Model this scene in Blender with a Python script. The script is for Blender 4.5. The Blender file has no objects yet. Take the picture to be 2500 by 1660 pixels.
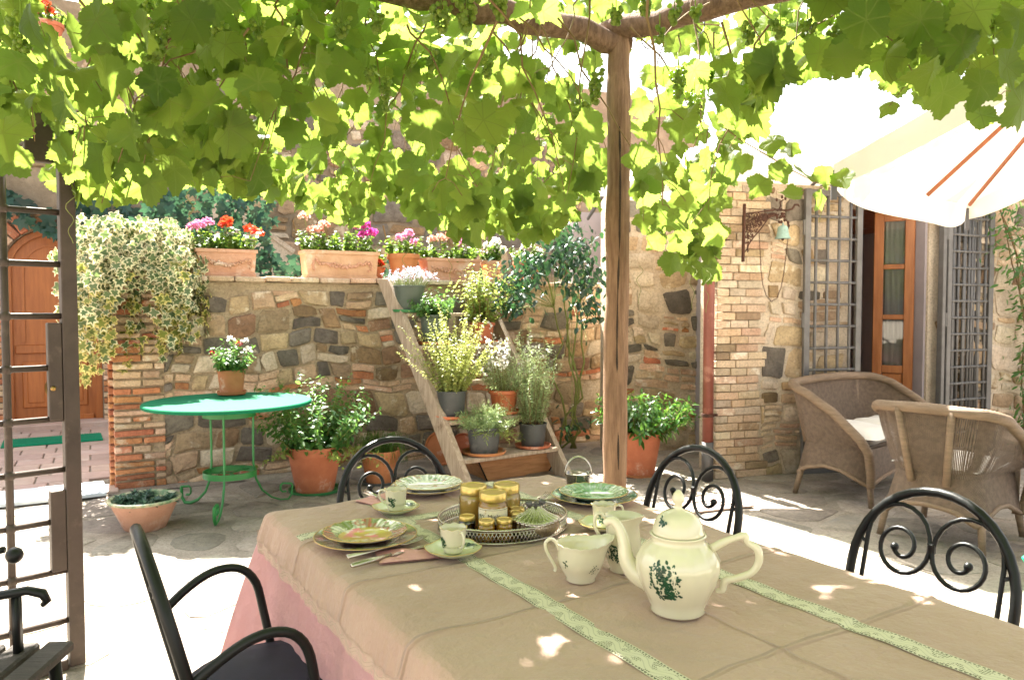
import bpy, math, random
import numpy as np
from math import sin, cos, pi, radians as R, sqrt, atan2, hypot
from mathutils import Vector as V, Matrix

random.seed(7); rng = np.random.default_rng(7)
scene = bpy.context.scene
COL = scene.collection

# ------------------------------------------------------------ camera, sky, sun, exposure
FPX, HOR, EYE = 1850.0, 755.0, 1.35        # focal length and horizon in pixels of the 2500 px wide frame, eye height
cam_d = bpy.data.cameras.new('camera'); cam = bpy.data.objects.new('camera', cam_d); COL.objects.link(cam)
cam_d.sensor_width = 36; cam_d.lens = 36 * FPX / 2500; cam_d.clip_start = .05; cam_d.clip_end = 900
PITCH = math.atan((830 - HOR) / FPX)
cam.location = (0, 0, EYE); cam.rotation_euler = (pi / 2 - PITCH, 0, 0)
cam_d.dof.use_dof = True; cam_d.dof.focus_distance = 2.3; cam_d.dof.aperture_fstop = 9
scene.camera = cam

SUN_EL, SUN_AZ = R(54), atan2(-.45, .893)   # azimuth of the sun seen from the place, from +Y towards +X
world = bpy.data.worlds.new('World'); scene.world = world; world.use_nodes = True
nt = world.node_tree; bg = nt.nodes['Background']
sky = nt.nodes.new('ShaderNodeTexSky'); sky.sky_type = 'NISHITA'; sky.sun_disc = False
sky.sun_elevation = SUN_EL; sky.sun_rotation = SUN_AZ; sky.dust_density = 4.0; sky.air_density = 1.0; sky.ozone_density = .6
hs = nt.nodes.new('ShaderNodeHueSaturation'); hs.inputs['Saturation'].default_value = .12
nt.links.new(sky.outputs[0], hs.inputs['Color']); nt.links.new(hs.outputs[0], bg.inputs['Color'])
bg.inputs['Strength'].default_value = .065
sd = bpy.data.lights.new('sun', 'SUN'); sd.energy = 5.0; sd.angle = R(.53); sd.color = (1, .94, .84)
so = bpy.data.objects.new('sun', sd); COL.objects.link(so)
SUNDIR = V((sin(SUN_AZ) * cos(SUN_EL), cos(SUN_AZ) * cos(SUN_EL), sin(SUN_EL)))
so.rotation_euler = SUNDIR.to_track_quat('Z', 'Y').to_euler(); so.location = (-4, 8, 12)
vs = scene.view_settings; vs.view_transform = 'Standard'; vs.look = 'None'; vs.gamma = 1; vs.use_curve_mapping = False
vs.exposure = 3.15
cy = scene.cycles
cy.max_bounces = 10; cy.diffuse_bounces = 5; cy.transmission_bounces = 8; cy.transparent_max_bounces = 16
cy.caustics_reflective = False; cy.caustics_refractive = False; cy.sample_clamp_indirect = 6
cy.use_denoising = True

def G(x, y, z=0.):
    """the point at height z that the photograph shows at pixel x, y"""
    Z = (EYE - z) * FPX / (y - HOR)
    return V(((x - 1250) / FPX * Z, Z, z))
def Q(x, y, Z):
    return V(((x - 1250) / FPX * Z, Z, EYE + (HOR - y) / FPX * Z))

# ------------------------------------------------------------ mesh building
class MB:
    def __init__(s): s.v = []; s.f = []
    def add(s, vs, fs, M=None):
        n = len(s.v)
        s.v += [tuple(M @ V(p)) for p in vs] if M is not None else [tuple(p) for p in vs]
        s.f += [tuple(i + n for i in f) for f in fs]; return s
    def box(s, c, d, M=None, b=0.):
        x, y, z = [a / 2 for a in d]; cx, cy_, cz = c
        if b <= 0:
            vs = [(cx + i * x, cy_ + j * y, cz + k * z) for i in (-1, 1) for j in (-1, 1) for k in (-1, 1)]
            return s.add(vs, [(0, 1, 3, 2), (4, 6, 7, 5), (0, 4, 5, 1), (2, 3, 7, 6), (0, 2, 6, 4), (1, 5, 7, 3)], M)
        b = min(b, x * .9, y * .9, z * .9); vs = []; idx = {}
        for i in (-1, 1):
            for j in (-1, 1):
                for k in (-1, 1):
                    for a in range(3):
                        p = [x - b, y - b, z - b]; p[a] += b
                        idx[i, j, k, a] = len(vs); vs.append((cx + i * p[0], cy_ + j * p[1], cz + k * p[2]))
        fs = []
        for a in range(3):
            u, w = [q for q in range(3) if q != a]
            for sg in (-1, 1):
                f = []
                for su, sw in ((-1, -1), (1, -1), (1, 1), (-1, 1)):
                    k = [0, 0, 0]; k[a] = sg; k[u] = su; k[w] = sw; f.append(idx[k[0], k[1], k[2], a])
                fs.append(tuple(f))
        for a in range(3):
            u, w = [q for q in range(3) if q != a]
            for su in (-1, 1):
                for sw in (-1, 1):
                    k = [0, 0, 0]; k[u] = su; k[w] = sw
                    k1 = list(k); k1[a] = -1; k2 = list(k); k2[a] = 1
                    fs.append((idx[tuple(k1) + (u,)], idx[tuple(k2) + (u,)], idx[tuple(k2) + (w,)], idx[tuple(k1) + (w,)]))
        for i in (-1, 1):
            for j in (-1, 1):
                for k in (-1, 1): fs.append(tuple(idx[i, j, k, a] for a in range(3)))
        return s.add(vs, fs, M)
    def bar(s, p, q, w, t, b=0., up=(0, 0, 1)):
        """a board from p to q, w across, t thick"""
        p, q = V(p), V(q); d = (q - p); L = d.length; d.normalize(); u = V(up)
        x = d.cross(u); x = x.normalized() if x.length > 1e-5 else V((1, 0, 0)); y = x.cross(d)
        M = Matrix(((x.x, d.x, y.x, 0), (x.y, d.y, y.y, 0), (x.z, d.z, y.z, 0), (0, 0, 0, 1)))
        M.translation = (p + q) / 2
        return s.box((0, 0, 0), (w, L, t), M, b)
    def tube(s, pts, r, n=8, closed=False, caps=True, flat=1.):
        P = [V(p) for p in pts]; m = len(P)
        rr = r if isinstance(r, (list, tuple)) else [r] * m
        T = []
        for i in range(m):
            a = P[i - 1] if (i or closed) else P[0]; b = P[(i + 1) % m] if (i < m - 1 or closed) else P[-1]
            t = b - a; T.append(t.normalized() if t.length > 1e-9 else V((0, 0, 1)))
        u = T[0].orthogonal().normalized(); base = len(s.v)
        for i in range(m):
            u = (u - T[i] * u.dot(T[i])); u = u.normalized() if u.length > 1e-6 else T[i].orthogonal().normalized()
            w = T[i].cross(u)
            for k in range(n):
                a = 2 * pi * k / n
                s.v.append(tuple(P[i] + (u * cos(a) + w * sin(a) * flat) * rr[i]))
        for i in range(m if closed else m - 1):
            j = (i + 1) % m
            for k in range(n):
                k2 = (k + 1) % n
                s.f.append((base + i * n + k, base + i * n + k2, base + j * n + k2, base + j * n + k))
        if caps and not closed:
            s.f.append(tuple(base + k for k in reversed(range(n)))); s.f.append(tuple(base + (m - 1) * n + k for k in range(n)))
        return s
    def lathe(s, prof, n=24, M=None, mod=None, sx=1., sy=1., close=False):
        """prof: (radius, z); mod(angle, i, r, z) -> (r, z)"""
        vs = []; fs = []; m = len(prof)
        for i, (r, z) in enumerate(prof):
            for k in range(n):
                a = 2 * pi * k / n; r2, z2 = mod(a, i, r, z) if mod else (r, z)
                vs.append((r2 * cos(a) * sx, r2 * sin(a) * sy, z2))
        for i in range(m - 1):
            for k in range(n):
                k2 = (k + 1) % n; fs.append((i * n + k, i * n + k2, (i + 1) * n + k2, (i + 1) * n + k))
        if prof[0][0] > 1e-6 and not close: fs.append(tuple(reversed(range(n))))
        if prof[-1][0] > 1e-6 and not close: fs.append(tuple((m - 1) * n + k for k in range(n)))
        if close:
            for k in range(n):
                k2 = (k + 1) % n; fs.append(((m - 1) * n + k, (m - 1) * n + k2, k2, k))
        return s.add(vs, fs, M)
    def ball(s, c, r, n=8, m=6, sc=(1, 1, 1)):
        pr = [(r * sin(pi * i / m), -r * cos(pi * i / m)) for i in range(m + 1)]
        pr[0] = (r * .02, -r); pr[-1] = (r * .02, r)
        return s.lathe(pr, n, Matrix.Translation(c) @ Matrix.Diagonal((*sc, 1)))
    def prism(s, poly, t, M=None):
        """poly in xz, from y=0 to y=t"""
        n = len(poly)
        vs = [(x, 0, z) for x, z in poly] + [(x, t, z) for x, z in poly]
        fs = [tuple(range(n)), tuple(reversed(range(n, 2 * n)))] + [(i, (i + 1) % n, n + (i + 1) % n, n + i) for i in range(n)]
        return s.add(vs, fs, M)
    def grid(s, fn, nu, nv, cu=False):
        b = len(s.v)
        for i in range(nu + 1):
            for j in range(nv + 1): s.v.append(tuple(fn(i / nu, j / nv)))
        w = nv + 1
        for i in range(nu):
            for j in range(nv): s.f.append((b + i * w + j, b + (i + 1) * w + j, b + (i + 1) * w + j + 1, b + i * w + j + 1))
        return s
    def smooth_tube(s, pts, r, n=10, sub=4, **k):
        P = [V(p) for p in pts]; rr = r if isinstance(r, (list, tuple)) else [r] * len(P); out = []; ro = []
        for i in range(len(P) - 1):
            p0, p1, p2, p3 = P[max(0, i - 1)], P[i], P[i + 1], P[min(len(P) - 1, i + 2)]
            for j in range(sub):
                q = j / sub; out.append(.5 * ((2 * p1) + (p2 - p0) * q + (2 * p0 - 5 * p1 + 4 * p2 - p3) * q * q + (3 * p1 - p0 - 3 * p2 + p3) * q ** 3)); ro.append(rr[i] + (rr[i + 1] - rr[i]) * q)
        return s.tube(out + [P[-1]], ro + [rr[-1]], n, **k)
    def mesh(s, name, mat, smooth=False):
        me = bpy.data.meshes.new(name); me.from_pydata(s.v, [], s.f)
        if mat: me.materials.append(MT[mat])
        if smooth:
            me.shade_smooth()
            if smooth is not True: me.set_sharp_from_angle(angle=R(smooth))
        return me
    def build(s, name, mat, parent=None, smooth=False, loc=None, rot=None):
        return link(name, s.mesh(name, mat, smooth), parent, loc, rot)

def link(name, me, parent=None, loc=None, rot=None):
    o = bpy.data.objects.new(name, me); COL.objects.link(o)
    if parent: o.parent = parent
    if loc is not None: o.location = loc
    if rot is not None: o.rotation_euler = rot
    return o
def tag(o, label=None, cat=None, group=None, kind=None):
    if label: o['label'] = label
    if cat: o['category'] = cat
    if group: o['group'] = group
    if kind: o['kind'] = kind
    return o
def thing(name, label, cat, loc=(0, 0, 0), rz=0., group=None, kind=None):
    o = bpy.data.objects.new(name, None); o.empty_display_size = .1; COL.objects.link(o)
    o.location = loc; o.rotation_euler = (0, 0, rz)
    return tag(o, label, cat, group, kind)
def copy_tree(o, label=None, parent=None):
    c = o.copy(); COL.objects.link(c); c.parent = parent
    if label: c['label'] = label
    for ch in o.children: copy_tree(ch, None, c)
    return c
def npmesh(name, verts, tris, mat, uv=None, edge=None, smooth=False):
    me = bpy.data.meshes.new(name); nv, nf = len(verts), len(tris)
    me.vertices.add(nv); me.vertices.foreach_set('co', np.ascontiguousarray(verts, np.float32).ravel())
    me.loops.add(nf * 3); me.loops.foreach_set('vertex_index', np.ascontiguousarray(tris, np.int32).ravel())
    me.polygons.add(nf); me.polygons.foreach_set('loop_start', np.arange(0, nf * 3, 3, dtype=np.int32))
    if uv is not None:
        l = me.uv_layers.new(name='UVMap'); l.data.foreach_set('uv', np.ascontiguousarray(uv[np.asarray(tris).ravel()], np.float32).ravel())
    if edge is not None:
        a = me.attributes.new('edge', 'FLOAT', 'POINT'); a.data.foreach_set('value', np.ascontiguousarray(edge, np.float32))
    me.update(calc_edges=True)
    if mat: me.materials.append(MT[mat])
    if smooth: me.shade_smooth()
    return me

# ------------------------------------------------------------ materials
MT = {}
def _new(name):
    m = bpy.data.materials.new(name); m.use_nodes = True; MT[name] = m
    t = m.node_tree; t.nodes.clear()
    out = t.nodes.new('ShaderNodeOutputMaterial')
    return m, t, out
def N(t, typ, **kw):
    n = t.nodes.new('ShaderNode' + typ)
    for k, v in kw.items():
        if k.startswith('_'): setattr(n, k[1:], v)
        else:
            key = k.replace('__', ' ')
            n.inputs[int(key[1:]) if key[0] == 'i' and key[1:].isdigit() else key].default_value = v
    return n
def L(t, a, b): t.links.new(a, b)
def c4(c): return (c[0], c[1], c[2], 1)
def mixc(t, fac, a, b, blend='MIX'):
    m = t.nodes.new('ShaderNodeMix'); m.data_type = 'RGBA'; m.blend_type = blend
    for sock, v in ((m.inputs[0], fac), (m.inputs[6], a), (m.inputs[7], b)):
        if hasattr(v, 'is_linked'): L(t, v, sock)
        else: sock.default_value = v if not isinstance(v, tuple) else c4(v)
    return m.outputs[2]
def coords(t):
    tc = N(t, 'TexCoord'); oi = N(t, 'ObjectInfo')
    mu = N(t, 'VectorMath', _operation='SCALE'); mu.inputs[0].default_value = (37, 61, 23); L(t, oi.outputs['Random'], mu.inputs['Scale'])
    ad = N(t, 'VectorMath', _operation='ADD'); L(t, tc.outputs['Object'], ad.inputs[0]); L(t, mu.outputs[0], ad.inputs[1])
    return ad.outputs[0], oi.outputs['Random']
def mathn(t, op, a, b=None, c=None, clamp=False):
    n = N(t, 'Math', _operation=op, _use_clamp=clamp)
    for i, v in enumerate((a, b, c)):
        if v is None: continue
        if hasattr(v, 'is_linked'): L(t, v, n.inputs[i])
        else: n.inputs[i].default_value = v
    return n.outputs[0]
def sstep(t, x, a, b):
    m = N(t, 'MapRange', _interpolation_type='SMOOTHSTEP'); L(t, x, m.inputs[0]); m.inputs[1].default_value = a; m.inputs[2].default_value = b
    return m.outputs[0]
def mat(name, c, c2=None, sc=6., rough=.7, metal=0., bump=0., bsc=30., rnd=0., spec=.4, stretch=None, trans=None, spot=None, spsc=3., splo=.55, sphi=.65, hue=0., coat=0., det=6., grain=0.):
    m, t, out = _new(name); p, rd = coords(t)
    bs = N(t, 'BsdfPrincipled', Roughness=rough, Metallic=metal)
    bs.inputs['Specular IOR Level'].default_value = spec; bs.inputs['Coat Weight'].default_value = coat; bs.inputs['Coat Roughness'].default_value = .08
    if stretch:
        mp = N(t, 'Mapping', Scale=stretch); L(t, p, mp.inputs['Vector']); p2 = mp.outputs[0]
    else: p2 = p
    if c2 is None: c2 = tuple(x * .75 for x in c)
    no = N(t, 'TexNoise', Scale=sc, Detail=det, Roughness=.65); L(t, p2, no.inputs['Vector'])
    col = mixc(t, sstep(t, no.outputs[0], .3, .7), c, c2)
    if grain:
        ng = N(t, 'TexNoise', Scale=grain, Detail=5., Roughness=.75); L(t, p2, ng.inputs['Vector'])
        col = mixc(t, sstep(t, ng.outputs[0], .56, .36), col, mixc(t, .32, col, (.03, .025, .02)))
    if spot:
        n2 = N(t, 'TexNoise', Scale=spsc, Detail=8., Roughness=.7); L(t, p, n2.inputs['Vector'])
        col = mixc(t, sstep(t, n2.outputs[0], splo, sphi), col, spot)
    if rnd or hue:
        hs = N(t, 'HueSaturation'); L(t, col, hs.inputs['Color'])
        L(t, mathn(t, 'MULTIPLY_ADD', rd, rnd * 2, 1 - rnd), hs.inputs['Value'])
        if hue:
            f = mathn(t, 'FRACT', mathn(t, 'MULTIPLY', rd, 17.3)); L(t, mathn(t, 'MULTIPLY_ADD', f, hue * 2, .5 - hue), hs.inputs['Hue'])
        col = hs.outputs[0]
    L(t, col, bs.inputs['Base Color'])
    if bump:
        n3 = N(t, 'TexNoise', Scale=bsc, Detail=8., Roughness=.7); L(t, p2, n3.inputs['Vector'])
        bp = N(t, 'Bump', Strength=bump, Distance=.02); L(t, n3.outputs[0], bp.inputs['Height']); L(t, bp.outputs[0], bs.inputs['Normal'])
    sh = bs.outputs[0]
    if trans:
        tr = N(t, 'BsdfTranslucent'); tr.inputs[0].default_value = c4(trans[0])
        mx = N(t, 'MixShader', Fac=trans[1]); L(t, sh, mx.inputs[1]); L(t, tr.outputs[0], mx.inputs[2]); sh = mx.outputs[0]
    L(t, sh, out.inputs['Surface']); return m
def leafmat(name, c, ct, c2=None, tr=.45, rough=.45, spec=.35, rnd=.35, edgec=None, vein=None, hue=.02):
    m, t, out = _new(name)
    ge = N(t, 'NewGeometry'); oi = N(t, 'ObjectInfo')
    r = mathn(t, 'FRACT', mathn(t, 'ADD', ge.outputs['Random Per Island'], mathn(t, 'MULTIPLY', oi.outputs['Random'], 7.7)))
    r2 = mathn(t, 'FRACT', mathn(t, 'MULTIPLY', r, 13.7))
    col = mixc(t, r2, c, c2 or tuple(x * .6 for x in c)); cot = mixc(t, r2, ct, tuple(x * .75 for x in ct))
    tc = N(t, 'TexCoord'); no = N(t, 'TexNoise', Scale=60., Detail=3.); L(t, tc.outputs['Object'], no.inputs['Vector'])
    col = mixc(t, mathn(t, 'MULTIPLY', no.outputs[0], .35), col, tuple(x * .5 for x in c))
    if edgec:
        at = N(t, 'Attribute', _attribute_name='edge'); e = sstep(t, mathn(t, 'ADD', at.outputs['Fac'], mathn(t, 'MULTIPLY_ADD', r2, .3, -.15)), .52, .68)
        col = mixc(t, e, col, edgec); cot = mixc(t, e, cot, edgec)
    bs = N(t, 'BsdfPrincipled', Roughness=rough); bs.inputs['Specular IOR Level'].default_value = spec
    if vein:
        sx = N(t, 'SeparateXYZ'); L(t, tc.outputs['UV'], sx.inputs[0])
        an = mathn(t, 'ARCTAN2', sx.outputs[0], sx.outputs[1])
        rad = mathn(t, 'SQRT', mathn(t, 'ADD', mathn(t, 'MULTIPLY', sx.outputs[0], sx.outputs[0]), mathn(t, 'MULTIPLY', sx.outputs[1], sx.outputs[1])))
        pp = mathn(t, 'PINGPONG', mathn(t, 'ABSOLUTE', an), .48)
        d = mathn(t, 'MULTIPLY', pp, rad)
        v1 = sstep(t, d, .026, .008)
        # side veins: stripes that leave the main ones
        st = mathn(t, 'PINGPONG', mathn(t, 'ADD', mathn(t, 'MULTIPLY', rad, 1.), mathn(t, 'MULTIPLY', pp, -.5)), .07)
        v2 = mathn(t, 'MULTIPLY', sstep(t, st, .010, .003), .5)
        vv = mathn(t, 'MAXIMUM', v1, v2)
        col = mixc(t, mathn(t, 'MULTIPLY', vv, .75), col, vein); cot = mixc(t, mathn(t, 'MULTIPLY', vv, .6), cot, tuple(x * .4 for x in ct))
        bp = N(t, 'Bump', Strength=.35, Distance=.004); L(t, mathn(t, 'ADD', vv, mathn(t, 'MULTIPLY', no.outputs[0], .6)), bp.inputs['Height']); L(t, bp.outputs[0], bs.inputs['Normal'])
    hs = N(t, 'HueSaturation'); L(t, col, hs.inputs['Color']); L(t, mathn(t, 'MULTIPLY_ADD', r, rnd * 2, 1 - rnd), hs.inputs['Value'])
    L(t, mathn(t, 'MULTIPLY_ADD', r2, hue * 2, .5 - hue), hs.inputs['Hue'])
    L(t, hs.outputs[0], bs.inputs['Base Color'])
    tl = N(t, 'BsdfTranslucent'); L(t, cot, tl.inputs[0])
    mx = N(t, 'MixShader', Fac=tr); L(t, bs.outputs[0], mx.inputs[1]); L(t, tl.outputs[0], mx.inputs[2]); L(t, mx.outputs[0], out.inputs['Surface'])
    return m

# stone, ground
mat('stone_ochre', (.46, .34, .21), (.33, .235, .14), 7, .9, bump=.9, bsc=22, rnd=.3, hue=.012, spot=(.58, .5, .38), spsc=5, grain=45)
mat('stone_grey', (.205, .178, .142), (.12, .102, .08), 9, .85, bump=.9, bsc=26, rnd=.35, hue=.015, spot=(.52, .46, .36), spsc=4, splo=.62, sphi=.67, grain=45)
mat('stone_pale', (.62, .53, .41), (.47, .38, .27), 8, .9, bump=.8, bsc=26, rnd=.2, hue=.012, grain=45)
mat('stone_brown', (.31, .2, .11), (.2, .125, .07), 8, .9, bump=.9, bsc=24, rnd=.3, hue=.015, spot=(.5, .41, .3), spsc=4, grain=45)
mat('brick_red', (.52, .225, .105), (.38, .15, .07), 9, .9, bump=.7, bsc=35, rnd=.3, hue=.015, spot=(.56, .4, .28), spsc=6, grain=60)
mat('brick_pale', (.62, .45, .31), (.5, .33, .21), 9, .9, bump=.7, bsc=35, rnd=.22, hue=.012, spot=(.66, .56, .44), spsc=6, grain=60)
mat('brick_yellow', (.63, .485, .345), (.54, .4, .27), 9, .9, bump=.6, bsc=35, rnd=.15, hue=.012, spot=(.68, .6, .48), spsc=7, grain=60)
mat('mortar', (.5, .4, .275), (.38, .295, .195), 5, .95, bump=1., bsc=30, spot=(.27, .2, .13), spsc=1.6, splo=.5, sphi=.75, grain=55)
mat('mortar_pale', (.66, .56, .43), (.54, .44, .32), 4, .95, bump=1., bsc=28, spot=(.38, .27, .18), spsc=1.5, splo=.52, sphi=.75, grain=55)
mat('mortar_dark', (.33, .265, .19), (.23, .18, .125), 5, .95, bump=1., bsc=30, spot=(.16, .125, .085), spsc=1.6, splo=.5, sphi=.75)
mat('cement', (.42, .365, .3), (.3, .255, .205), 4, .95, bump=1., bsc=45, spot=(.24, .21, .17), spsc=2, splo=.52, sphi=.75, grain=60)
mat('flagstone', (.34, .295, .24), (.24, .205, .165), 6, .8, bump=.9, bsc=18, rnd=.22, hue=.02, spot=(.2, .185, .165), spsc=2.5, splo=.5, sphi=.75, grain=40)
mat('floor_tile', (.46, .335, .285), (.37, .265, .225), 6, .75, bump=.4, bsc=25, rnd=.14, hue=.01, spot=(.55, .47, .42), spsc=3, splo=.5, sphi=.8)
mat('step_stone', (.62, .68, .74), (.5, .56, .62), 8, .6, bump=.2, bsc=25)
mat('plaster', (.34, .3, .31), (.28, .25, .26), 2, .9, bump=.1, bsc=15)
mat('terracotta', (.47, .175, .08), (.37, .125, .055), 5, .8, bump=.25, bsc=30, rnd=.12, hue=.012, spot=(.6, .46, .37), spsc=4.5, splo=.55, sphi=.72)
mat('terracotta_pale', (.6, .36, .245), (.5, .275, .17), 6, .85, bump=.5, bsc=28, rnd=.1, hue=.01, spot=(.68, .56, .46), spsc=5, splo=.52, sphi=.72)
mat('plastic_terracotta', (.56, .17, .075), (.5, .145, .06), 4, .5, rnd=.08)
mat('plastic_pot', (.075, .08, .08), (.055, .06, .06), 5, .5, bump=.05, rnd=.25, spot=(.12, .12, .115), spsc=5)
mat('plastic_pot_green', (.085, .105, .085), (.065, .085, .068), 5, .5, rnd=.1)
mat('plastic_green', (.04, .2, .07), (.03, .15, .05), 5, .5)
mat('soil', (.05, .034, .022), (.03, .02, .012), 30, .95, bump=1, bsc=60)
# wood, metal, cloth
mat('wood_grey', (.5, .4, .3), (.31, .235, .165), 5, .85, bump=.6, bsc=14, rnd=.1, stretch=(9, 9, 1.2), spot=(.17, .115, .07), spsc=2.4, splo=.58, sphi=.7)
mat('wood_post', (.29, .175, .1), (.15, .082, .043), 5, .75, bump=.7, bsc=9, stretch=(8, 8, .9), rnd=.05, spot=(.17, .085, .04), spsc=1.8, splo=.52, sphi=.72)
mat('bark', (.25, .15, .09), (.115, .065, .036), 6, .9, bump=1., bsc=10, stretch=(7, 7, 1.5), spot=(.45, .31, .2), spsc=4, splo=.55, sphi=.75)
mat('wood_crate', (.52, .27, .12), (.36, .17, .07), 4, .7, bump=.3, bsc=12, stretch=(1.2, 9, 9))
mat('wood_door', (.42, .135, .03), (.32, .095, .02), 4, .42, bump=.15, bsc=8, stretch=(9, 9, .8), rnd=.08, spec=.5)
mat('wood_walnut', (.36, .135, .04), (.25, .085, .022), 4, .4, bump=.1, bsc=8, stretch=(9, 9, .8), spec=.5)
mat('wood_rib', (.33, .11, .042), (.26, .08, .03), 5, .5, stretch=(5, 5, 1))
mat('wood_bench', (.07, .058, .05), (.035, .03, .026), 5, .8, bump=.6, bsc=10, stretch=(1, 9, 9))
mat('iron_black', (.008, .009, .009), (.005, .006, .006), 10, .4, metal=.0, spec=.3, bump=.06, bsc=90)
mat('iron_grey', (.155, .15, .145), (.11, .105, .1), 8, .5, metal=.3, bump=.08, bsc=60)
mat('iron_brown', (.075, .055, .044), (.052, .038, .03), 6, .5, metal=.2, bump=.12, bsc=50, spot=(.1, .075, .06), spsc=8)
mat('rust', (.085, .034, .02), (.05, .022, .014), 14, .85, bump=.5, bsc=60)
mat('verdigris', (.33, .49, .46), (.24, .37, .35), 12, .7, metal=.2, bump=.2, bsc=40, spot=(.2, .24, .2), spsc=12)
mat('copper_pipe', (.25, .085, .06), (.19, .06, .042), 5, .5, bump=.05, spot=(.33, .15, .11), spsc=6)
mat('zinc', (.12, .115, .115), (.09, .085, .085), 5, .5, metal=.4)
mat('brass', (.36, .23, .08), (.25, .16, .06), 20, .3, metal=1.)
mat('green_paint', (.025, .21, .05), (.02, .165, .04), 6, .42, bump=.08, bsc=60)
mat('green_top', (.004, .135, .065), (.003, .11, .052), 3, .6, bump=.04, bsc=50, spec=.08)
mat('mat_green', (.0, .3, .15), (.0, .22, .11), 60, .9, bump=.8, bsc=160)
mat('velvet', (.012, .011, .03), (.008, .008, .022), 20, .75, bump=.1, bsc=200)
mat('cushion', (.8, .78, .74), (.74, .72, .68), 6, .9, bump=.15, bsc=60)
mat('canvas', (.78, .74, .66), (.74, .7, .62), 3, .9, trans=((.85, .78, .66), .09), bump=.1, bsc=200)
mat('curtain', (.78, .75, .68), (.7, .67, .6), 6, .9, trans=((.8, .78, .7), .4))
mat('cane', (.27, .19, .125), (.185, .128, .082), 8, .55, bump=.5, bsc=60, stretch=(1, 1, 6), rnd=.05)
mat('porcelain', (.66, .61, .47), (.62, .57, .43), 3, .07, spec=.5, coat=.6)
mat('porcelain_in', (.58, .61, .4), (.55, .58, .37), 3, .15, spec=.5, coat=.4)
mat('print_green', (.012, .075, .035), (.006, .035, .018), 60, .3, spec=.5)
mat('print_pink', (.65, .17, .2), (.5, .33, .1), 30, .3)
mat('print_gold', (.42, .29, .06), (.2, .3, .06), 40, .3)
mat('gold_rim', (.6, .42, .14), (.5, .34, .1), 20, .3, metal=.8)
mat('silver', (.56, .52, .45), (.4, .36, .3), 20, .26, metal=1., bump=.1, bsc=60)
mat('gold_lid', (.62, .47, .16), (.56, .41, .12), 8, .28, metal=.8)
mat('honey', (.85, .48, .06), (.78, .42, .045), 4, .12, spec=.5, coat=.6, trans=((.85, .5, .08), .45))
mat('honey_pale', (.86, .6, .16), (.8, .54, .12), 4, .12, spec=.5, coat=.6, trans=((.9, .65, .25), .45))
mat('honey_dark', (.02, .009, .006), (.015, .007, .005), 4, .1, spec=.5, coat=.6)
mat('paper', (.78, .7, .52), (.72, .63, .44), 20, .8, spot=(.5, .34, .2), spsc=25, splo=.6, sphi=.66)
mat('ink', (.1, .06, .035), (.08, .05, .03), 10, .8)
mat('napkin', (.62, .33, .31), (.55, .28, .27), 10, .9, bump=.2, bsc=60)
mat('picture', (.08, .07, .05), (.2, .15, .08), 4, .6)
mat('stem', (.2, .14, .055), (.13, .075, .03), 20, .8)
mat('stem_green', (.2, .24, .06), (.16, .17, .05), 20, .7)
mat('bright_plastic', (.01, .42, .2), (.01, .36, .17), 4, .4)
# leaves
leafmat('leaf_vine', (.03, .062, .004), (.37, .53, .08), (.012, .032, .003), tr=.46, spec=.18, vein=(.13, .17, .035), rnd=.4, hue=.025)
leafmat('leaf_ivy', (.13, .19, .09), (.25, .36, .1), (.07, .125, .05), tr=.3, edgec=(.72, .67, .43), rnd=.2)
leafmat('leaf_ivy_yellow', (.17, .21, .045), (.42, .45, .08), (.1, .15, .03), tr=.35, edgec=(.66, .56, .2), rnd=.25)
leafmat('leaf_creeper', (.03, .09, .06), (.07, .17, .08), (.018, .055, .045), tr=.25, rough=.38, rnd=.35)
leafmat('leaf_geranium', (.09, .18, .025), (.24, .38, .05), (.05, .12, .02), tr=.4)
leafmat('leaf_mint', (.08, .2, .045), (.2, .4, .07), (.045, .125, .03), tr=.4)
leafmat('leaf_dark', (.025, .075, .035), (.06, .16, .05), (.014, .045, .022), tr=.22, rough=.3, spec=.5)
leafmat('leaf_glossy', (.055, .165, .025), (.17, .36, .045), (.03, .1, .018), tr=.35, rough=.3, spec=.5)
leafmat('leaf_oregano', (.26, .34, .08), (.48, .58, .12), (.15, .23, .05), tr=.4)
leafmat('leaf_marjoram', (.38, .42, .13), (.55, .6, .16), (.27, .32, .08), tr=.4)
leafmat('leaf_rosemary', (.36, .48, .22), (.45, .58, .24), (.22, .32, .13), tr=.3)
leafmat('leaf_lavender', (.2, .26, .17), (.3, .38, .2), (.14, .19, .11), tr=.3)
leafmat('leaf_grass', (.1, .19, .035), (.22, .36, .05), (.06, .12, .025), tr=.4)
leafmat('leaf_succulent', (.09, .17, .12), (.14, .26, .15), (.05, .1, .075), tr=.15)
leafmat('petal_pink', (.75, .25, .46), (.8, .3, .5), (.7, .38, .5), tr=.4, rnd=.15)
leafmat('petal_red', (.72, .05, .02), (.85, .1, .03), (.62, .09, .04), tr=.4, rnd=.15)
leafmat('petal_magenta', (.6, .05, .33), (.75, .1, .45), (.5, .06, .22), tr=.4, rnd=.2)
leafmat('petal_salmon', (.75, .36, .28), (.85, .45, .33), (.7, .42, .36), tr=.4, rnd=.15)
leafmat('petal_white', (.75, .73, .68), (.8, .78, .7), (.7, .66, .62), tr=.4, rnd=.1)
leafmat('petal_lavender', (.55, .5, .68), (.65, .6, .78), (.7, .68, .72), tr=.4, rnd=.15)
leafmat('petal_crimson', (.3, .005, .02), (.5, .01, .03), (.2, .004, .015), tr=.3, rnd=.15)
leafmat('grape', (.24, .34, .06), (.5, .65, .12), (.17, .26, .045), tr=.5, rough=.35, rnd=.2)

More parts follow.
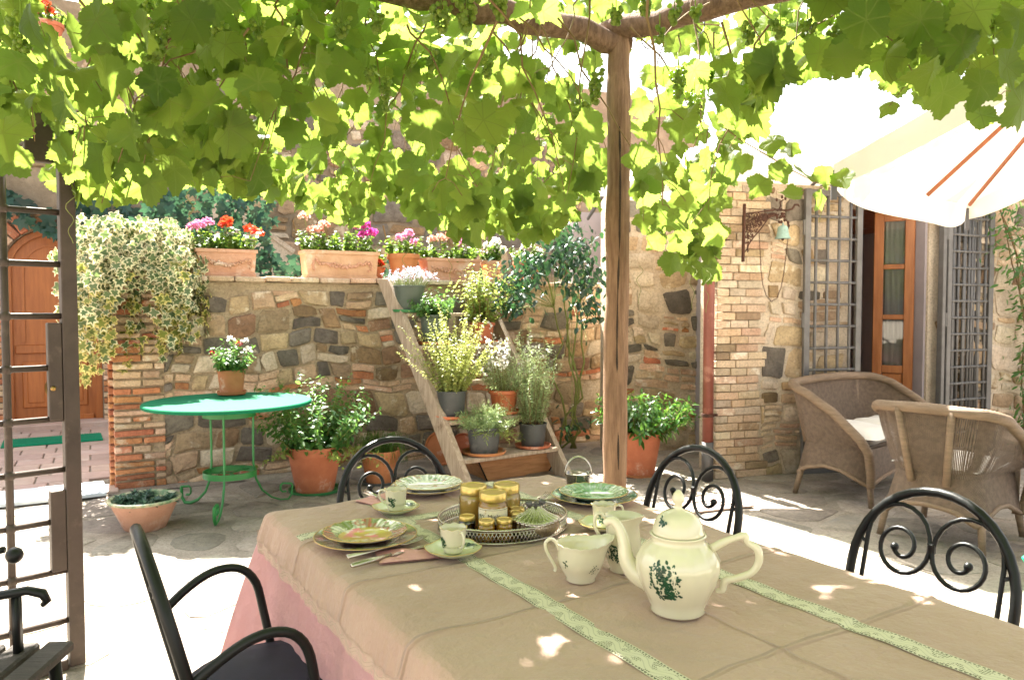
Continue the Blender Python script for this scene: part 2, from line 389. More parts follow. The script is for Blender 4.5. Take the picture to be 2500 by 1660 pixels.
def glass(name, tint=(.97, .98, .95), rough=.02, thin=.9):
    m, t, out = _new(name)
    g = N(t, 'BsdfGlossy', Roughness=rough); tr = N(t, 'BsdfTransparent'); tr.inputs[0].default_value = c4(tint)
    fr = N(t, 'Fresnel', IOR=1.45); mx = N(t, 'MixShader')
    L(t, mathn(t, 'MULTIPLY_ADD', fr.outputs[0], thin, .03), mx.inputs[0]); L(t, tr.outputs[0], mx.inputs[1]); L(t, g.outputs[0], mx.inputs[2])
    L(t, mx.outputs[0], out.inputs['Surface'])
glass('glass'); glass('pane', (.8, .82, .82))

def wickermat():
    m, t, out = _new('wicker')
    tc = N(t, 'TexCoord'); sx = N(t, 'SeparateXYZ'); L(t, tc.outputs['UV'], sx.inputs[0])
    u, v = sx.outputs[0], sx.outputs[1]                    # metres round and up
    a = mathn(t, 'PINGPONG', u, .0075); b = mathn(t, 'PINGPONG', v, .0038)
    row = mathn(t, 'FLOOR', mathn(t, 'DIVIDE', v, .0076)); odd = mathn(t, 'MODULO', row, 2.)
    wav = mathn(t, 'SINE', mathn(t, 'ADD', mathn(t, 'MULTIPLY', u, pi / .0075), mathn(t, 'MULTIPLY', odd, pi)))
    strand = mathn(t, 'SUBTRACT', 1., mathn(t, 'DIVIDE', mathn(t, 'ABSOLUTE', mathn(t, 'SUBTRACT', b, .0019)), .0019))
    hgt = mathn(t, 'ADD', mathn(t, 'MULTIPLY', wav, .5), strand)
    no = N(t, 'TexNoise', Scale=35., Detail=4.); L(t, tc.outputs['Object'], no.inputs['Vector'])
    col = mixc(t, sstep(t, no.outputs[0], .3, .7), (.27, .195, .14), (.19, .135, .095))
    bs = N(t, 'BsdfPrincipled', Roughness=.55); L(t, col, bs.inputs['Base Color'])
    bp = N(t, 'Bump', Strength=.9, Distance=.004); L(t, hgt, bp.inputs['Height']); L(t, bp.outputs[0], bs.inputs['Normal'])
    at = N(t, 'Attribute', _attribute_name='edge')         # 1 where the weave is open
    gap = mathn(t, 'MULTIPLY', mathn(t, 'LESS_THAN', mathn(t, 'ABSOLUTE', mathn(t, 'SUBTRACT', a, .00375)), .0012), at.outputs['Fac'])
    tr = N(t, 'BsdfTransparent'); mx = N(t, 'MixShader'); L(t, gap, mx.inputs[0]); L(t, bs.outputs[0], mx.inputs[1]); L(t, tr.outputs[0], mx.inputs[2])
    L(t, mx.outputs[0], out.inputs['Surface'])
wickermat()

def clothmat(name, c, c2, trn, wsc=1400., folds=0.):
    m, t, out = _new(name)
    tc = N(t, 'TexCoord'); p = tc.outputs['Object']
    no = N(t, 'TexNoise', Scale=3.5, Detail=5.); L(t, p, no.inputs['Vector'])
    col = mixc(t, sstep(t, no.outputs[0], .35, .7), c, c2)
    bs = N(t, 'BsdfPrincipled', Roughness=.9); bs.inputs['Specular IOR Level'].default_value = .15; bs.inputs['Sheen Weight'].default_value = .15
    L(t, col, bs.inputs['Base Color'])
    w1 = N(t, 'TexNoise', Scale=10., Detail=6., Roughness=.55); L(t, p, w1.inputs['Vector'])
    w2 = N(t, 'TexNoise', Scale=500., Detail=2.); L(t, p, w2.inputs['Vector'])
    hgt = mathn(t, 'ADD', w1.outputs[0], mathn(t, 'MULTIPLY', w2.outputs[0], .03))
    if folds:                                              # ironed fold lines
        sp = N(t, 'SeparateXYZ'); L(t, p, sp.inputs[0]); wb = mathn(t, 'MULTIPLY_ADD', no.outputs[0], .03, -.015)
        for ax, at_ in ((0, .52), (1, -.36), (1, -.70), (1, -1.02), (1, -1.40)):
            d_ = mathn(t, 'ABSOLUTE', mathn(t, 'ADD', mathn(t, 'SUBTRACT', sp.outputs[ax], at_), wb))
            hgt = mathn(t, 'ADD', hgt, mathn(t, 'MULTIPLY', sstep(t, d_, .011, .0), folds))
    bp = N(t, 'Bump', Strength=.9, Distance=.03); L(t, hgt, bp.inputs['Height']); L(t, bp.outputs[0], bs.inputs['Normal'])
    tl = N(t, 'BsdfTranslucent'); tl.inputs[0].default_value = c4(c); mx = N(t, 'MixShader', Fac=trn)
    L(t, bs.outputs[0], mx.inputs[1]); L(t, tl.outputs[0], mx.inputs[2]); L(t, mx.outputs[0], out.inputs['Surface'])
clothmat('cloth_beige', (.49, .335, .27), (.44, .295, .235), .08, folds=.3)
clothmat('cloth_pink', (.74, .43, .44), (.68, .37, .385), .3)

def lacemat(name, c, dense):
    """thread with holes, painted shade-dark if dense, else open; u along the band in metres, v across 0..1"""
    m, t, out = _new(name)
    tc = N(t, 'TexCoord'); sx = N(t, 'SeparateXYZ'); L(t, tc.outputs['UV'], sx.inputs[0]); u, v = sx.outputs[0], sx.outputs[1]
    vm = mathn(t, 'MULTIPLY', v, .055)
    a = mathn(t, 'PINGPONG', u, .0022); b = mathn(t, 'PINGPONG', vm, .0022)
    mesh = mathn(t, 'MULTIPLY', mathn(t, 'GREATER_THAN', a, .0010), mathn(t, 'GREATER_THAN', b, .0010))
    # scroll motif: leaves of filled cloth between the net
    ph = mathn(t, 'MULTIPLY', u, 2 * pi / .075)
    cen = mathn(t, 'MULTIPLY_ADD', mathn(t, 'SINE', ph), .17, .5)
    dist = mathn(t, 'ABSOLUTE', mathn(t, 'SUBTRACT', v, cen))
    fill = mathn(t, 'LESS_THAN', dist, mathn(t, 'MULTIPLY_ADD', mathn(t, 'COSINE', mathn(t, 'MULTIPLY', ph, 2.)), .11, .2))
    cb = N(t, 'CombineXYZ'); L(t, u, cb.inputs[0]); L(t, vm, cb.inputs[1])
    no = N(t, 'TexNoise', Scale=55., Detail=2.); L(t, cb.outputs[0], no.inputs['Vector'])
    fill2 = mathn(t, 'MAXIMUM', fill, mathn(t, 'GREATER_THAN', no.outputs[0], .56))
    ring = mathn(t, 'LESS_THAN', mathn(t, 'ABSOLUTE', mathn(t, 'SUBTRACT', dist, .11)), .016)
    hole = mathn(t, 'MULTIPLY', mesh, mathn(t, 'SUBTRACT', 1., fill2))
    ed = mathn(t, 'GREATER_THAN', mathn(t, 'ABSOLUTE', mathn(t, 'SUBTRACT', v, .5)), .40)
    ed2 = mathn(t, 'GREATER_THAN', mathn(t, 'ABSOLUTE', mathn(t, 'SUBTRACT', v, .5)), .455)
    dots = mathn(t, 'MULTIPLY', mathn(t, 'MULTIPLY', ed, mathn(t, 'SUBTRACT', 1., ed2)), mathn(t, 'GREATER_THAN', mathn(t, 'PINGPONG', u, .0038), .0016))
    hole = mathn(t, 'MAXIMUM', mathn(t, 'MULTIPLY', hole, mathn(t, 'SUBTRACT', 1., ed)), dots)
    bs = N(t, 'BsdfPrincipled', Roughness=.9); bs.inputs['Specular IOR Level'].default_value = .1
    L(t, mixc(t, mathn(t, 'MULTIPLY', ring, .5), c, tuple(x * .45 for x in c)), bs.inputs['Base Color'])
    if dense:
        dk = N(t, 'BsdfDiffuse'); dk.inputs[0].default_value = (.05, .045, .03, 1)  # dark colour painted into the holes for the shade on the cloth beneath
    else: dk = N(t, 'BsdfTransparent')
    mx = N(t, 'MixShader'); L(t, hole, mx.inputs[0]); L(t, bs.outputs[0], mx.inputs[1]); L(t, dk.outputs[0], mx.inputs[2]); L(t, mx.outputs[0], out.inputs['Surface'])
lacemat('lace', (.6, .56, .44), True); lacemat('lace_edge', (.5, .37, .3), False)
mat('ground_far', (.25, .22, .16), (.16, .17, .09), 1., .95, bump=.5)
mat('terracotta_rim', (.62, .55, .38), (.1, .24, .12), 22, .35, coat=.3)
# ------------------------------------------------------------ ground and paving
gb = MB(); gb.add([(-120, -60, 0), (160, -60, 0), (160, 220, 0), (-120, 220, 0)], [(0, 1, 2, 3)])
ground = tag(gb.build('ground', 'cement'), 'cracked cement and stone courtyard floor', kind='structure')

def clip(poly, nx, ny, d):
    out = []; n = len(poly)
    for i in range(n):
        a, b = poly[i], poly[(i + 1) % n]
        da = a[0] * nx + a[1] * ny - d; db = b[0] * nx + b[1] * ny - d
        if da <= 0: out.append(a)
        if da * db < 0:
            t = da / (da - db); out.append((a[0] + t * (b[0] - a[0]), a[1] + t * (b[1] - a[1])))
    return out
def voronoi(pts, rad, gap):
    cells = []
    for i, (x, y) in enumerate(pts):
        poly = [(x + rad * cos(a * pi / 4), y + rad * sin(a * pi / 4)) for a in range(8)]
        for j, (u, w) in enumerate(pts):
            dx, dy = u - x, w - y; d = hypot(dx, dy)
            if i == j or d > rad * 2: continue
            nx, ny = dx / d, dy / d
            poly = clip(poly, nx, ny, x * nx + y * ny + d / 2 - gap)
            if len(poly) < 3: break
        if len(poly) >= 3: cells.append(poly)
    return cells
def soften(poly, k=.22):
    out = []; n = len(poly)
    for i in range(n):
        a, b, c = poly[i - 1], poly[i], poly[(i + 1) % n]
        out.append((b[0] + (a[0] - b[0]) * k, b[1] + (a[1] - b[1]) * k)); out.append((b[0] + (c[0] - b[0]) * k, b[1] + (c[1] - b[1]) * k))
    return out
def stone_mesh(poly, d, mat_, flat=False, tilt=(0, 0), inset=.86):
    """poly in the plane (x, z) round its own centre; bulges towards -y by d (or towards +z if flat)"""
    n = len(poly); b = MB(); rings = ((1.0, .02), (1.0, -d * .55), (inset, -d))
    for s_, y in rings:
        for x, z in poly:
            yy = y + (x * tilt[0] + z * tilt[1] if y < 0 else 0) + (random.uniform(-.12, .12) * d if y < 0 else 0)
            b.v.append((x * s_, z * s_, -yy) if flat else (x * s_, yy, z * s_))
    for r in range(2):
        for k in range(n):
            k2 = (k + 1) % n; b.f.append((r * n + k, r * n + k2, (r + 1) * n + k2, (r + 1) * n + k))
    c_ = len(b.v); zc = -d * random.uniform(.75, 1.25); ox, oz = [random.uniform(-.25, .25) * max(abs(q[i]) for q in poly) for i in (0, 1)]
    b.v.append((ox, oz, -zc) if flat else (ox, zc, oz))
    b.f += [(2 * n + k, 2 * n + (k + 1) % n, c_) for k in range(n)]
    return b.mesh('stone', mat_, 35)
pts = []
sx_, sy_ = .46, .36
for j in range(22):
    for i in range(20):
        x = -3.4 + i * sx_ + (j % 2) * sx_ / 2 + random.uniform(-.15, .15); y = 2.5 + j * sy_ + random.uniform(-.12, .12)
        if y > 7.4 or (x < -3.0 and y > 5.2): continue
        if abs(x / y) > .78: continue
        lx, ly = (x + .713) * .85 + (y - 2.2) * .527, (x + .713) * .527 - (y - 2.2) * .85
        if 0 < lx < 1 and ly > .2: continue
        pts.append((x, y))
for poly in voronoi(pts, .42, .018):
    cx = sum(p[0] for p in poly) / len(poly); cyy = sum(p[1] for p in poly) / len(poly)
    k = random.uniform(.8, .98)
    pl = soften([((p[0] - cx) * k, (p[1] - cyy) * k) for p in poly], random.uniform(.15, .3))
    me = stone_mesh(pl, random.uniform(.008, .014), 'flagstone', flat=True, inset=.93)
    link('paving_stone', me, ground, (cx, cyy, -.004))

# ------------------------------------------------------------ rubble walls
def warp(x, z, s):
    return (x + .05 * sin(3.1 * z + 1.7 * x + s) + .025 * sin(11 * z + 5 * x + 2 * s), z + .03 * sin(2.3 * x + s * 1.3) + .022 * sin(6.1 * x + 2.2 * z + s) + .010 * sin(17 * x + 5 * z + s))
def rubble(root, W, H, seed, hs=(.13, .26), brick_p=.3, holes=(), kinds=None, x0=0., z0=0., depth=.026, maxn=300, gap=.006, ws=(.8, 1.9), brickk=('brick_pale', 'brick_pale', 'brick_red')):
    rd = random.Random(seed); z = z0; cells = []
    kinds = kinds or ['stone_ochre'] * 4 + ['stone_grey'] * 3 + ['stone_pale'] * 2 + ['stone_brown'] * 3
    while z < H - .03:
        br = rd.random() < brick_p
        h = rd.uniform(.045, .062) if br else rd.uniform(*hs)
        h = min(h, H - z)
        x = x0 - rd.uniform(0, .15)
        while x < W:
            w = rd.uniform(.16, .3) if br else h * rd.uniform(*ws)
            a, b = max(x, x0), min(x + w, W); x += w
            if b - a < .035: continue
            if br: cells.append((a, b, z, z + h, 1))
            elif rd.random() < .28 and h > .13:
                n = rd.choice((2, 2, 3)); zz = z
                for q in range(n):
                    hh = h / n; bk = hh < .075 and rd.random() < .7
                    if b - a > .24 and rd.random() < .4:
                        m_ = a + (b - a) * rd.uniform(.35, .65); cells += [(a, m_, zz, zz + hh, bk), (m_, b, zz, zz + hh, bk)]
                    else: cells.append((a, b, zz, zz + hh, bk))
                    zz += hh
            else: cells.append((a, b, z, z + h, 0))
        z += h
    n_made = 0
    for a, b, c, d, bk in cells:
        if any(a < hx1 and b > hx0 and c < hz1 and d > hz0 for hx0, hx1, hz0, hz1 in holes): continue
        g = gap * rd.uniform(.5, 1.5); a += g; b -= g; c += g * .8; d -= g * .8
        if b - a < .02 or d - c < .015: continue
        if rd.random() < .012: continue
        cx, cz = (a + b) / 2, (c + d) / 2; w, h = (b - a) / 2, (d - c) / 2
        k = .93 if bk else rd.uniform(.7, .9); j = .05 if bk else .13
        raw = [(-w, -h * k), (-w * k, -h), (0, -h), (w * k, -h), (w, -h * k), (w, h * k), (w * k, h), (0, h), (-w * k, h), (-w, h * k)]
        poly = []
        for px, pz in raw:
            px *= 1 - rd.random() * j; pz *= 1 - rd.random() * j
            qx, qz = warp(cx + px, cz + pz, seed); poly.append((min(max(qx, x0), W) - cx, max(min(qz, H), z0) - cz))
        m_ = rd.choice(brickk) if bk else rd.choice(kinds)
        me = stone_mesh(poly, rd.uniform(.6, 1.3) * depth * (.55 if bk else 1), m_, tilt=(rd.uniform(-.06, .06), rd.uniform(-.05, .05)), inset=.9 if bk else .8)
        link('brick' if bk else 'stone', me, root, (cx, 0, cz)); n_made += 1
        if n_made >= maxn: break
    return n_made
def slab_wall(root, name, W, H, T, mat_, holes=(), x0=0.):
    """the wall's own body, with rectangular openings: strips between them"""
    b = MB(); xs = sorted({x0, W, *[h[0] for h in holes], *[h[1] for h in holes]})
    for a, c in zip(xs, xs[1:]):
        hh = [h for h in holes if h[0] <= a + 1e-6 and h[1] >= c - 1e-6]
        if not hh: b.box(((a + c) / 2, T / 2, H / 2), (c - a, T, H))
        else:
            h = hh[0]
            if h[2] > .01: b.box(((a + c) / 2, T / 2, h[2] / 2), (c - a, T, h[2]))
            if h[3] < H: b.box(((a + c) / 2, T / 2, (H + h[3]) / 2), (c - a, T, H - h[3]))
    return b.build(name, mat_, root)

WALL0, WANG = V((-2.958, 5.612, 0)), R(29)
WX = V((cos(WANG), sin(WANG), 0)); WN = V((sin(WANG), -cos(WANG), 0))     # along the wall, out of its face
def wallpt(t, out=0., z=0.): return WALL0 + WX * t + WN * out + V((0, 0, z))
lw = thing('garden_wall', 'low rubble stone and brick garden wall carrying flower planters', 'wall', WALL0, WANG)
slab_wall(lw, 'core', 4.5, 1.565, .34, 'mortar')
rubble(lw, 4.5, 1.5, 3, (.10, .24), .24, x0=.34, maxn=290, holes=((0, .34, 0, 2),))
# brick quoins at the free end
rd = random.Random(5); z = 0.
while z < 1.5:
    h = rd.choice((.045, .055, .06)); w = rd.choice((.2, .27, .33)); x = 0.
    for k in range(2):
        w = min(rd.choice((.13, .2, .28)), .36 - x)
        if w > .05:
            b = MB(); b.box((0, .04, 0), (w - .012, .11 + rd.uniform(0, .016), h - .013), b=.006)
            b.build('brick', rd.choice(('brick_red', 'brick_red', 'brick_pale', 'brick_pale', 'brick_red')), lw, loc=(x + w / 2 - .012, -.008, z + h / 2), rot=(0, rd.uniform(-.02, .02), rd.uniform(-.02, .02)))
        x += w
    b = MB(); b.box((0, 0, 0), (.05, .26, h - .012), b=.006); b.build('brick', 'brick_red', lw, loc=(-.012, .2, z + h / 2))
    z += h + .004
x = -.03
while x < 4.5:                                                            # coping
    w = rd.uniform(.2, .27); b = MB(); b.box((0, 0, 0), (w - .012, .42, .042), b=.008)
    b.build('coping_brick', rd.choice(('brick_pale', 'brick_pale', 'stone_pale', 'brick_yellow')), lw, loc=(x + w / 2, .15, 1.59 + rd.uniform(-.004, .004)), rot=(rd.uniform(-.02, .02), rd.uniform(-.015, .015), rd.uniform(-.02, .02)))
    x += w

# wall between the post and the house
b0 = V((.93, 7.05, 0)); ang = R(14)
bw = thing('tall_garden_wall', 'tall patched stone wall behind the glossy potted shrub', 'wall', b0, ang)
slab_wall(bw, 'core', 1.5, 2.5, .3, 'mortar_pale')
rubble(bw, 1.5, 2.5, 11, (.12, .25), .2, kinds=['stone_grey'] * 3 + ['stone_pale'] * 3 + ['stone_ochre'] * 3, depth=.022, gap=.018)

# house on the right
H0, HANG = V((1.60, 5.97, 0)), R(18)
HX = V((cos(HANG), sin(HANG), 0)); HN = V((sin(HANG), -cos(HANG), 0))
def hpt(t, out=0., z=0.): return H0 + HX * t + HN * out + V((0, 0, z))
HH = 2.36
DO = (1.30, 2.14, 0., 2.25)
house = thing('house', 'stone house with a brick corner pier and a glazed doorway', 'house', H0, HANG)
slab_wall(house, 'wall', 4.6, HH, .42, 'mortar_pale', (DO,), x0=.13)
rubble(house, 4.6, HH, 21, (.13, .27), .16, holes=((0, .44, 0, 9), (DO[0] - .03, DO[1] + .03, 0, 2.3)), kinds=['stone_pale'] * 4 + ['stone_ochre'] * 5 + ['stone_grey'] * 2 + ['stone_brown'], depth=.024, maxn=290, gap=.012, brickk=('brick_pale', 'brick_yellow', 'brick_pale'), x0=.44)
z = 0.; q = 0
while z < HH - .05:                                                       # brick pier, stretchers and headers
    e0 = rd.uniform(.38, .5); xs = (0, .13 + rd.uniform(-.02, .02), .28 + rd.uniform(-.02, .02), e0) if q % 2 else (0, .2 + rd.uniform(-.03, .03), e0)
    for a, c in zip(xs, xs[1:]):
        b = MB(); w = c - a - .006; b.box((0, 0, 0), (w, .13, .057), b=.005)
        b.build('brick', rd.choice(('brick_yellow', 'brick_yellow', 'brick_pale', 'stone_pale', 'brick_yellow', 'stone_ochre')), house, loc=((a + c) / 2 + rd.uniform(-.002, .002), rd.uniform(.038, .048), z + .034 + rd.uniform(-.002, .002)), rot=(0, rd.uniform(-.015, .015), rd.uniform(-.02, .02)))
    z += .063; q += 1
b = MB(); b.bar((.3, .43, HH / 2 - .01), (1.0, 1.7, HH / 2 - .01), .2, HH - .02); b.build('side_wall', 'mortar_pale', house)
# room behind the doorway
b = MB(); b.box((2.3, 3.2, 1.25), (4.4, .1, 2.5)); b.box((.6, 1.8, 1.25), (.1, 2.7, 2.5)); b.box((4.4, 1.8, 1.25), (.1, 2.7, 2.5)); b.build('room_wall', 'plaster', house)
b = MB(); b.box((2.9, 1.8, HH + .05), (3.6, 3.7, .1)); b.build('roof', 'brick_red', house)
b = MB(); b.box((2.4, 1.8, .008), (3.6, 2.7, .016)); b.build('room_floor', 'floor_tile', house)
for sx in (DO[0] + .012, DO[1] - .012):
    b = MB(); b.box((sx, .22, 1.12), (.024, .4, 2.24)); b.build('door_reveal', 'plaster', house)
def door_leaf(root, loc, rz, W_=.46, cur=1):
    o = bpy.data.objects.new('door', None); COL.objects.link(o); o.parent = root; o.location = loc; o.rotation_euler = (0, 0, rz)
    b = MB()
    for x in (.04, W_ - .04): b.box((x, 0, 1.11), (.08, .045, 2.2), b=.006)
    for z_, h_ in ((.06, .12), (.80, .07), (1.27, .045), (1.72, .045), (2.17, .09)): b.box((W_ / 2, 0, z_), (W_ - .161, .04, h_), b=.005)
    b.box((W_ / 2, .004, .44), (W_ - .17, .02, .64), b=.006)
    b.build('door_frame', 'wood_walnut', o)
    for z0_, z1_ in ((.835, 1.247), (1.293, 1.697), (1.743, 2.125)):
        b = MB(); b.box((W_ / 2, 0, (z0_ + z1_) / 2), (W_ - .162, .005, z1_ - z0_)); b.build('pane', 'pane', o)
    b = MB(); b.grid(lambda u, v: (.09 + u * (W_ - .18), -.035 * cur + .006 * sin(u * 22 + 2 * sin(v * 5)), .83 + v * 1.3), 30, 8); b.build('curtain', 'curtain', o, True)
    return o
door_leaf(house, (DO[1] - .03, .12, .01), R(180 - 50), .33); door_leaf(house, (DO[0] + .36, .46, .01), R(60), .34, -1)
# left side door in the rear building
RANG = R(29); R0 = V((-4.70, 8.78, 0)); 
RX = V((cos(RANG), sin(RANG), 0))
rear = thing('rear_building', 'tall old stone building behind the flower planters with arched doorway', 'building', R0, RANG)
AC, AW, AS = -.52, .47, 1.78                                               # door centre, half width, springing height
b = MB()
b.box(((-5 + AC - AW) / 2, .2, 2.4), (5 + AC - AW, .4, 4.8)); b.box(((AC + AW + 9) / 2, .2, 2.4), (9 - AC - AW, .4, 4.8))
arc = [(AC - AW * cos(a * pi / 16), AS + AW * sin(a * pi / 16)) for a in range(17)]
for (xa, za), (xb, zb) in zip(arc, arc[1:]): b.prism([(xa, za), (xb, zb), (xb, 4.8), (xa, 4.8)], .4)
b.build('wall', 'mortar_dark', rear)
rubble(rear, 6.6, 4.3, 31, (.2, .36), .06, holes=((AC - .75, AC + .62, 0, 2.55), (0.3, 9, 0, 1.5)), x0=-1.6, depth=.035, maxn=299, gap=.02, kinds=['stone_grey'] * 4 + ['stone_ochre'] * 3 + ['stone_brown'] * 2 + ['stone_pale'])
for k in range(17):                                                         # brick arch
    a = pi * (k + .5) / 17; b = MB(); b.box((0, 0, .1), (.085, .1, .2), b=.008)
    b.build('arch_brick', rd.choice(('brick_red', 'brick_pale')), rear, loc=(AC - cos(a) * (AW + .01), -.02, AS + sin(a) * (AW + .01)), rot=(0, a - pi / 2, 0))
z = 0.
while z < AS - .03:
    for sx in (-1, 1):
        b = MB(); b.box((0, 0, 0), (.18, .1, .055), b=.008); b.build('brick', rd.choice(('brick_red', 'brick_pale')), rear, loc=(AC + sx * (AW + .1), -.015, z + .033))
    z += .066
dr = bpy.data.objects.new('arched_door', None); COL.objects.link(dr); dr.parent = rear; dr.location = (AC, .12, 0)
def archpoly(w, s_, z0_, n=14): return [(-w, z0_), (w, z0_)] + [(w * cos(pi * k / n), s_ + w * sin(pi * k / n)) for k in range(n + 1)]
b = MB(); b.prism(archpoly(AW, AS, .02), .06); b.build('door_panel', 'wood_door', dr)
def archring(w0, w1, s_, z0_, t, y):
    b = MB(); o = [(-w1, z0_)] + [(-w1 * cos(pi * k / 16), s_ + w1 * sin(pi * k / 16)) for k in range(17)] + [(w1, z0_)]
    i = [(-w0, z0_)] + [(-w0 * cos(pi * k / 16), s_ + w0 * sin(pi * k / 16)) for k in range(17)] + [(w0, z0_)]
    for k in range(len(o) - 1): b.prism([o[k], o[k + 1], i[k + 1], i[k]], t, Matrix.Translation((0, y, 0)))
    return b
archring(AW - .07, AW - .004, AS, .02, .05, -.05).build('door_frame', 'wood_door', dr)
archring(AW - .19, AW - .155, AS, .98, .02, -.02).build('moulding', 'wood_door', dr)
b = MB(); b.box((0, -.015, .90), (.76, .03, .10), b=.01); b.build('rail', 'wood_door', dr)
b = MB(); b.box((0, -.012, .08), (.76, .025, .12), b=.01); b.build('rail', 'wood_door', dr)
for sx in (-1, 1):
    b = MB(); b.box((sx * .19, -.012, .5), (.26, .024, .52), b=.012); b.box((sx * .19, -.02, .5), (.17, .024, .42), b=.012); b.build('door_panel', 'wood_door', dr)
b = MB(); b.tube([(.20 + .055 * cos(a * pi / 8), -.06, 1.40 + .07 * sin(a * pi / 8)) for a in range(16)], .012, 8, True); b.ball((.20, -.04, 1.475), .03); b.box((.2, -.02, 1.44), (.09, .03, .14), b=.01); b.build('knocker', 'iron_black', dr, 40)
b = MB(); b.box((AC, -.06, .04), (1.3, .34, .085), b=.01); b.build('door_step', 'floor_tile', rear)
# sloping brick parapet of an outside stair
b = MB(); b.bar((1.05, -.35, 2.75), (2.05, -.35, 2.05), .26, .06, .008); b.bar((1.05, -.35, 2.5), (2.0, -.35, 1.75), .22, .5); b.build('stair_parapet', 'stone_pale', rear)

# tiled path to the arched door
path = tag(MB().add([(-2.2, -.02, .009), (2.6, -.02, .009), (2.6, 3.9, .009), (-2.2, 3.9, .009)], [(0, 1, 2, 3)]).build('path', 'cement', loc=(WALL0 + WX * -1.7 + WN * .15), rot=(0, 0, WANG)), 'tiled path from the courtyard to the arched door', kind='structure')
tp = MB(); tp.box((0, 0, 0), (.268, .268, .02), b=.005); tme = tp.mesh('tile', 'floor_tile')
for j in range(13):
    for i in range(9):
        tx, ty = -.1 + i * .28 + (j % 2) * .09, .14 + j * .28
        if tx > 1.6 and ty < .75: continue
        link('tile', tme, path, (tx, ty, .017), (0, 0, random.uniform(-.01, .01)))
m = MB(); m.box((0, 0, .008), (.86, .46, .016), b=.004)
for i in range(40): m.box((-.41 + i * .021, 0, .018), (.008, .45, .006))
cm = (G(234, 1087) + G(23, 1087)) / 2
tag(m.build('door_mat', 'mat_green', loc=(cm.x - .05, cm.y + .05, .028), rot=(0, 0, R(31))), 'ribbed green door mat in front of the arched door', 'mat')
sb = MB(); sb.box((0, 0, .02), (.9, .42, .03), b=.006); pS = G(70, 1225)
tag(sb.build('stone_slab', 'step_stone', loc=(pS.x, pS.y, .012), rot=(0, 0, R(31))), 'pale bluish stone slab lying on the tiles behind the gate', 'slab')
# drain beside the table
pd = G(1735, 1238); dr_ = thing('floor_drain', 'small reddish floor drain with dark slots near the table', 'drain', (pd.x, pd.y, .016), R(20))
b = MB(); b.box((0, 0, 0), (.5, .34, .012), b=.003); b.build('plate', 'floor_tile', dr_)
for k in range(4):
    b = MB(); b.box((-.12 + k * .08, .09 - k * .06, .0065), (.2, .018, .003)); b.build('slot', 'iron_black', dr_)

# ------------------------------------------------------------ pergola
PC = Q(1500, 110, 4.05); PC.z = 0
perg = thing('pergola', 'rustic timber pergola with a peeled log post and two log beams', 'pergola', PC)
def log(p, q, r0, r1, n=14, m=14, seed=1, wob=.012):
    rd = random.Random(seed); pts = []; rr = []
    for i in range(m + 1):
        t = i / m; p_ = V(p).lerp(V(q), t) + V((rd.uniform(-wob, wob), rd.uniform(-wob, wob), rd.uniform(-wob, wob))) * (0 if i in (0, m) else 1)
        pts.append(p_); rr.append((r0 + (r1 - r0) * t) * rd.uniform(.95, 1.06))
    return MB().tube(pts, rr, n)
ztop = EYE + (HOR - 118) / FPX * PC.y
pb = log((0, 0, 0), (.02, 0, ztop + .03), .066, .060, 16, 18, 3, .006); pb.build('post', 'wood_post', perg, 60)
# long drying crack down the post
b = MB(); b.tube([(.012 + .006 * sin(z_ * 4), -.0615, z_) for z_ in np.linspace(.5, 2.3, 20)], [.0045 * (.4 + abs(sin(i * 1.3))) for i in range(20)], 5); b.build('crack', 'soil', perg)
def topt(x, y, Z): return Q(x, y, Z) - PC
B1a, B1b = V((.06, .03, ztop + .02)), topt(880, -28, 3.42)
d1 = (B1b - B1a); log(B1a, B1a + d1 * 2.0, .062, .052, 12, 20, 5, .02).build('beam', 'bark', perg, 60)
B2b = topt(1985, -25, 3.45); d2 = B2b - B1a
log(B1a + V((-.12, .02, .04)), B1a + d2 * 2.2, .062, .055, 12, 20, 8, .018).build('beam', 'bark', perg, 60)
for k in range(0):                                                           # thin rafters and wires above, carrying the vine
    t = .25 + k * .27; s_ = B1a + d1 * t + V((0, 0, .07)); log(s_ + V((-.5, .95, .02)), s_ + d2 * 1.9, .016, .014, 6, 8, 20 + k, .01).build('rafter', 'bark', perg, True)
b = MB()
for t in (.12, .42): b.tube([B1a + d2 * t + V((cos(a) * .001, .0, 0)) + (V((d2.y, -d2.x, 0)).normalized() * cos(a) + V((0, 0, 1)) * sin(a)) * .064 for a in np.linspace(0, 2 * pi, 14)], .003, 5, True)
b.build('binding_wire', 'iron_black', perg)
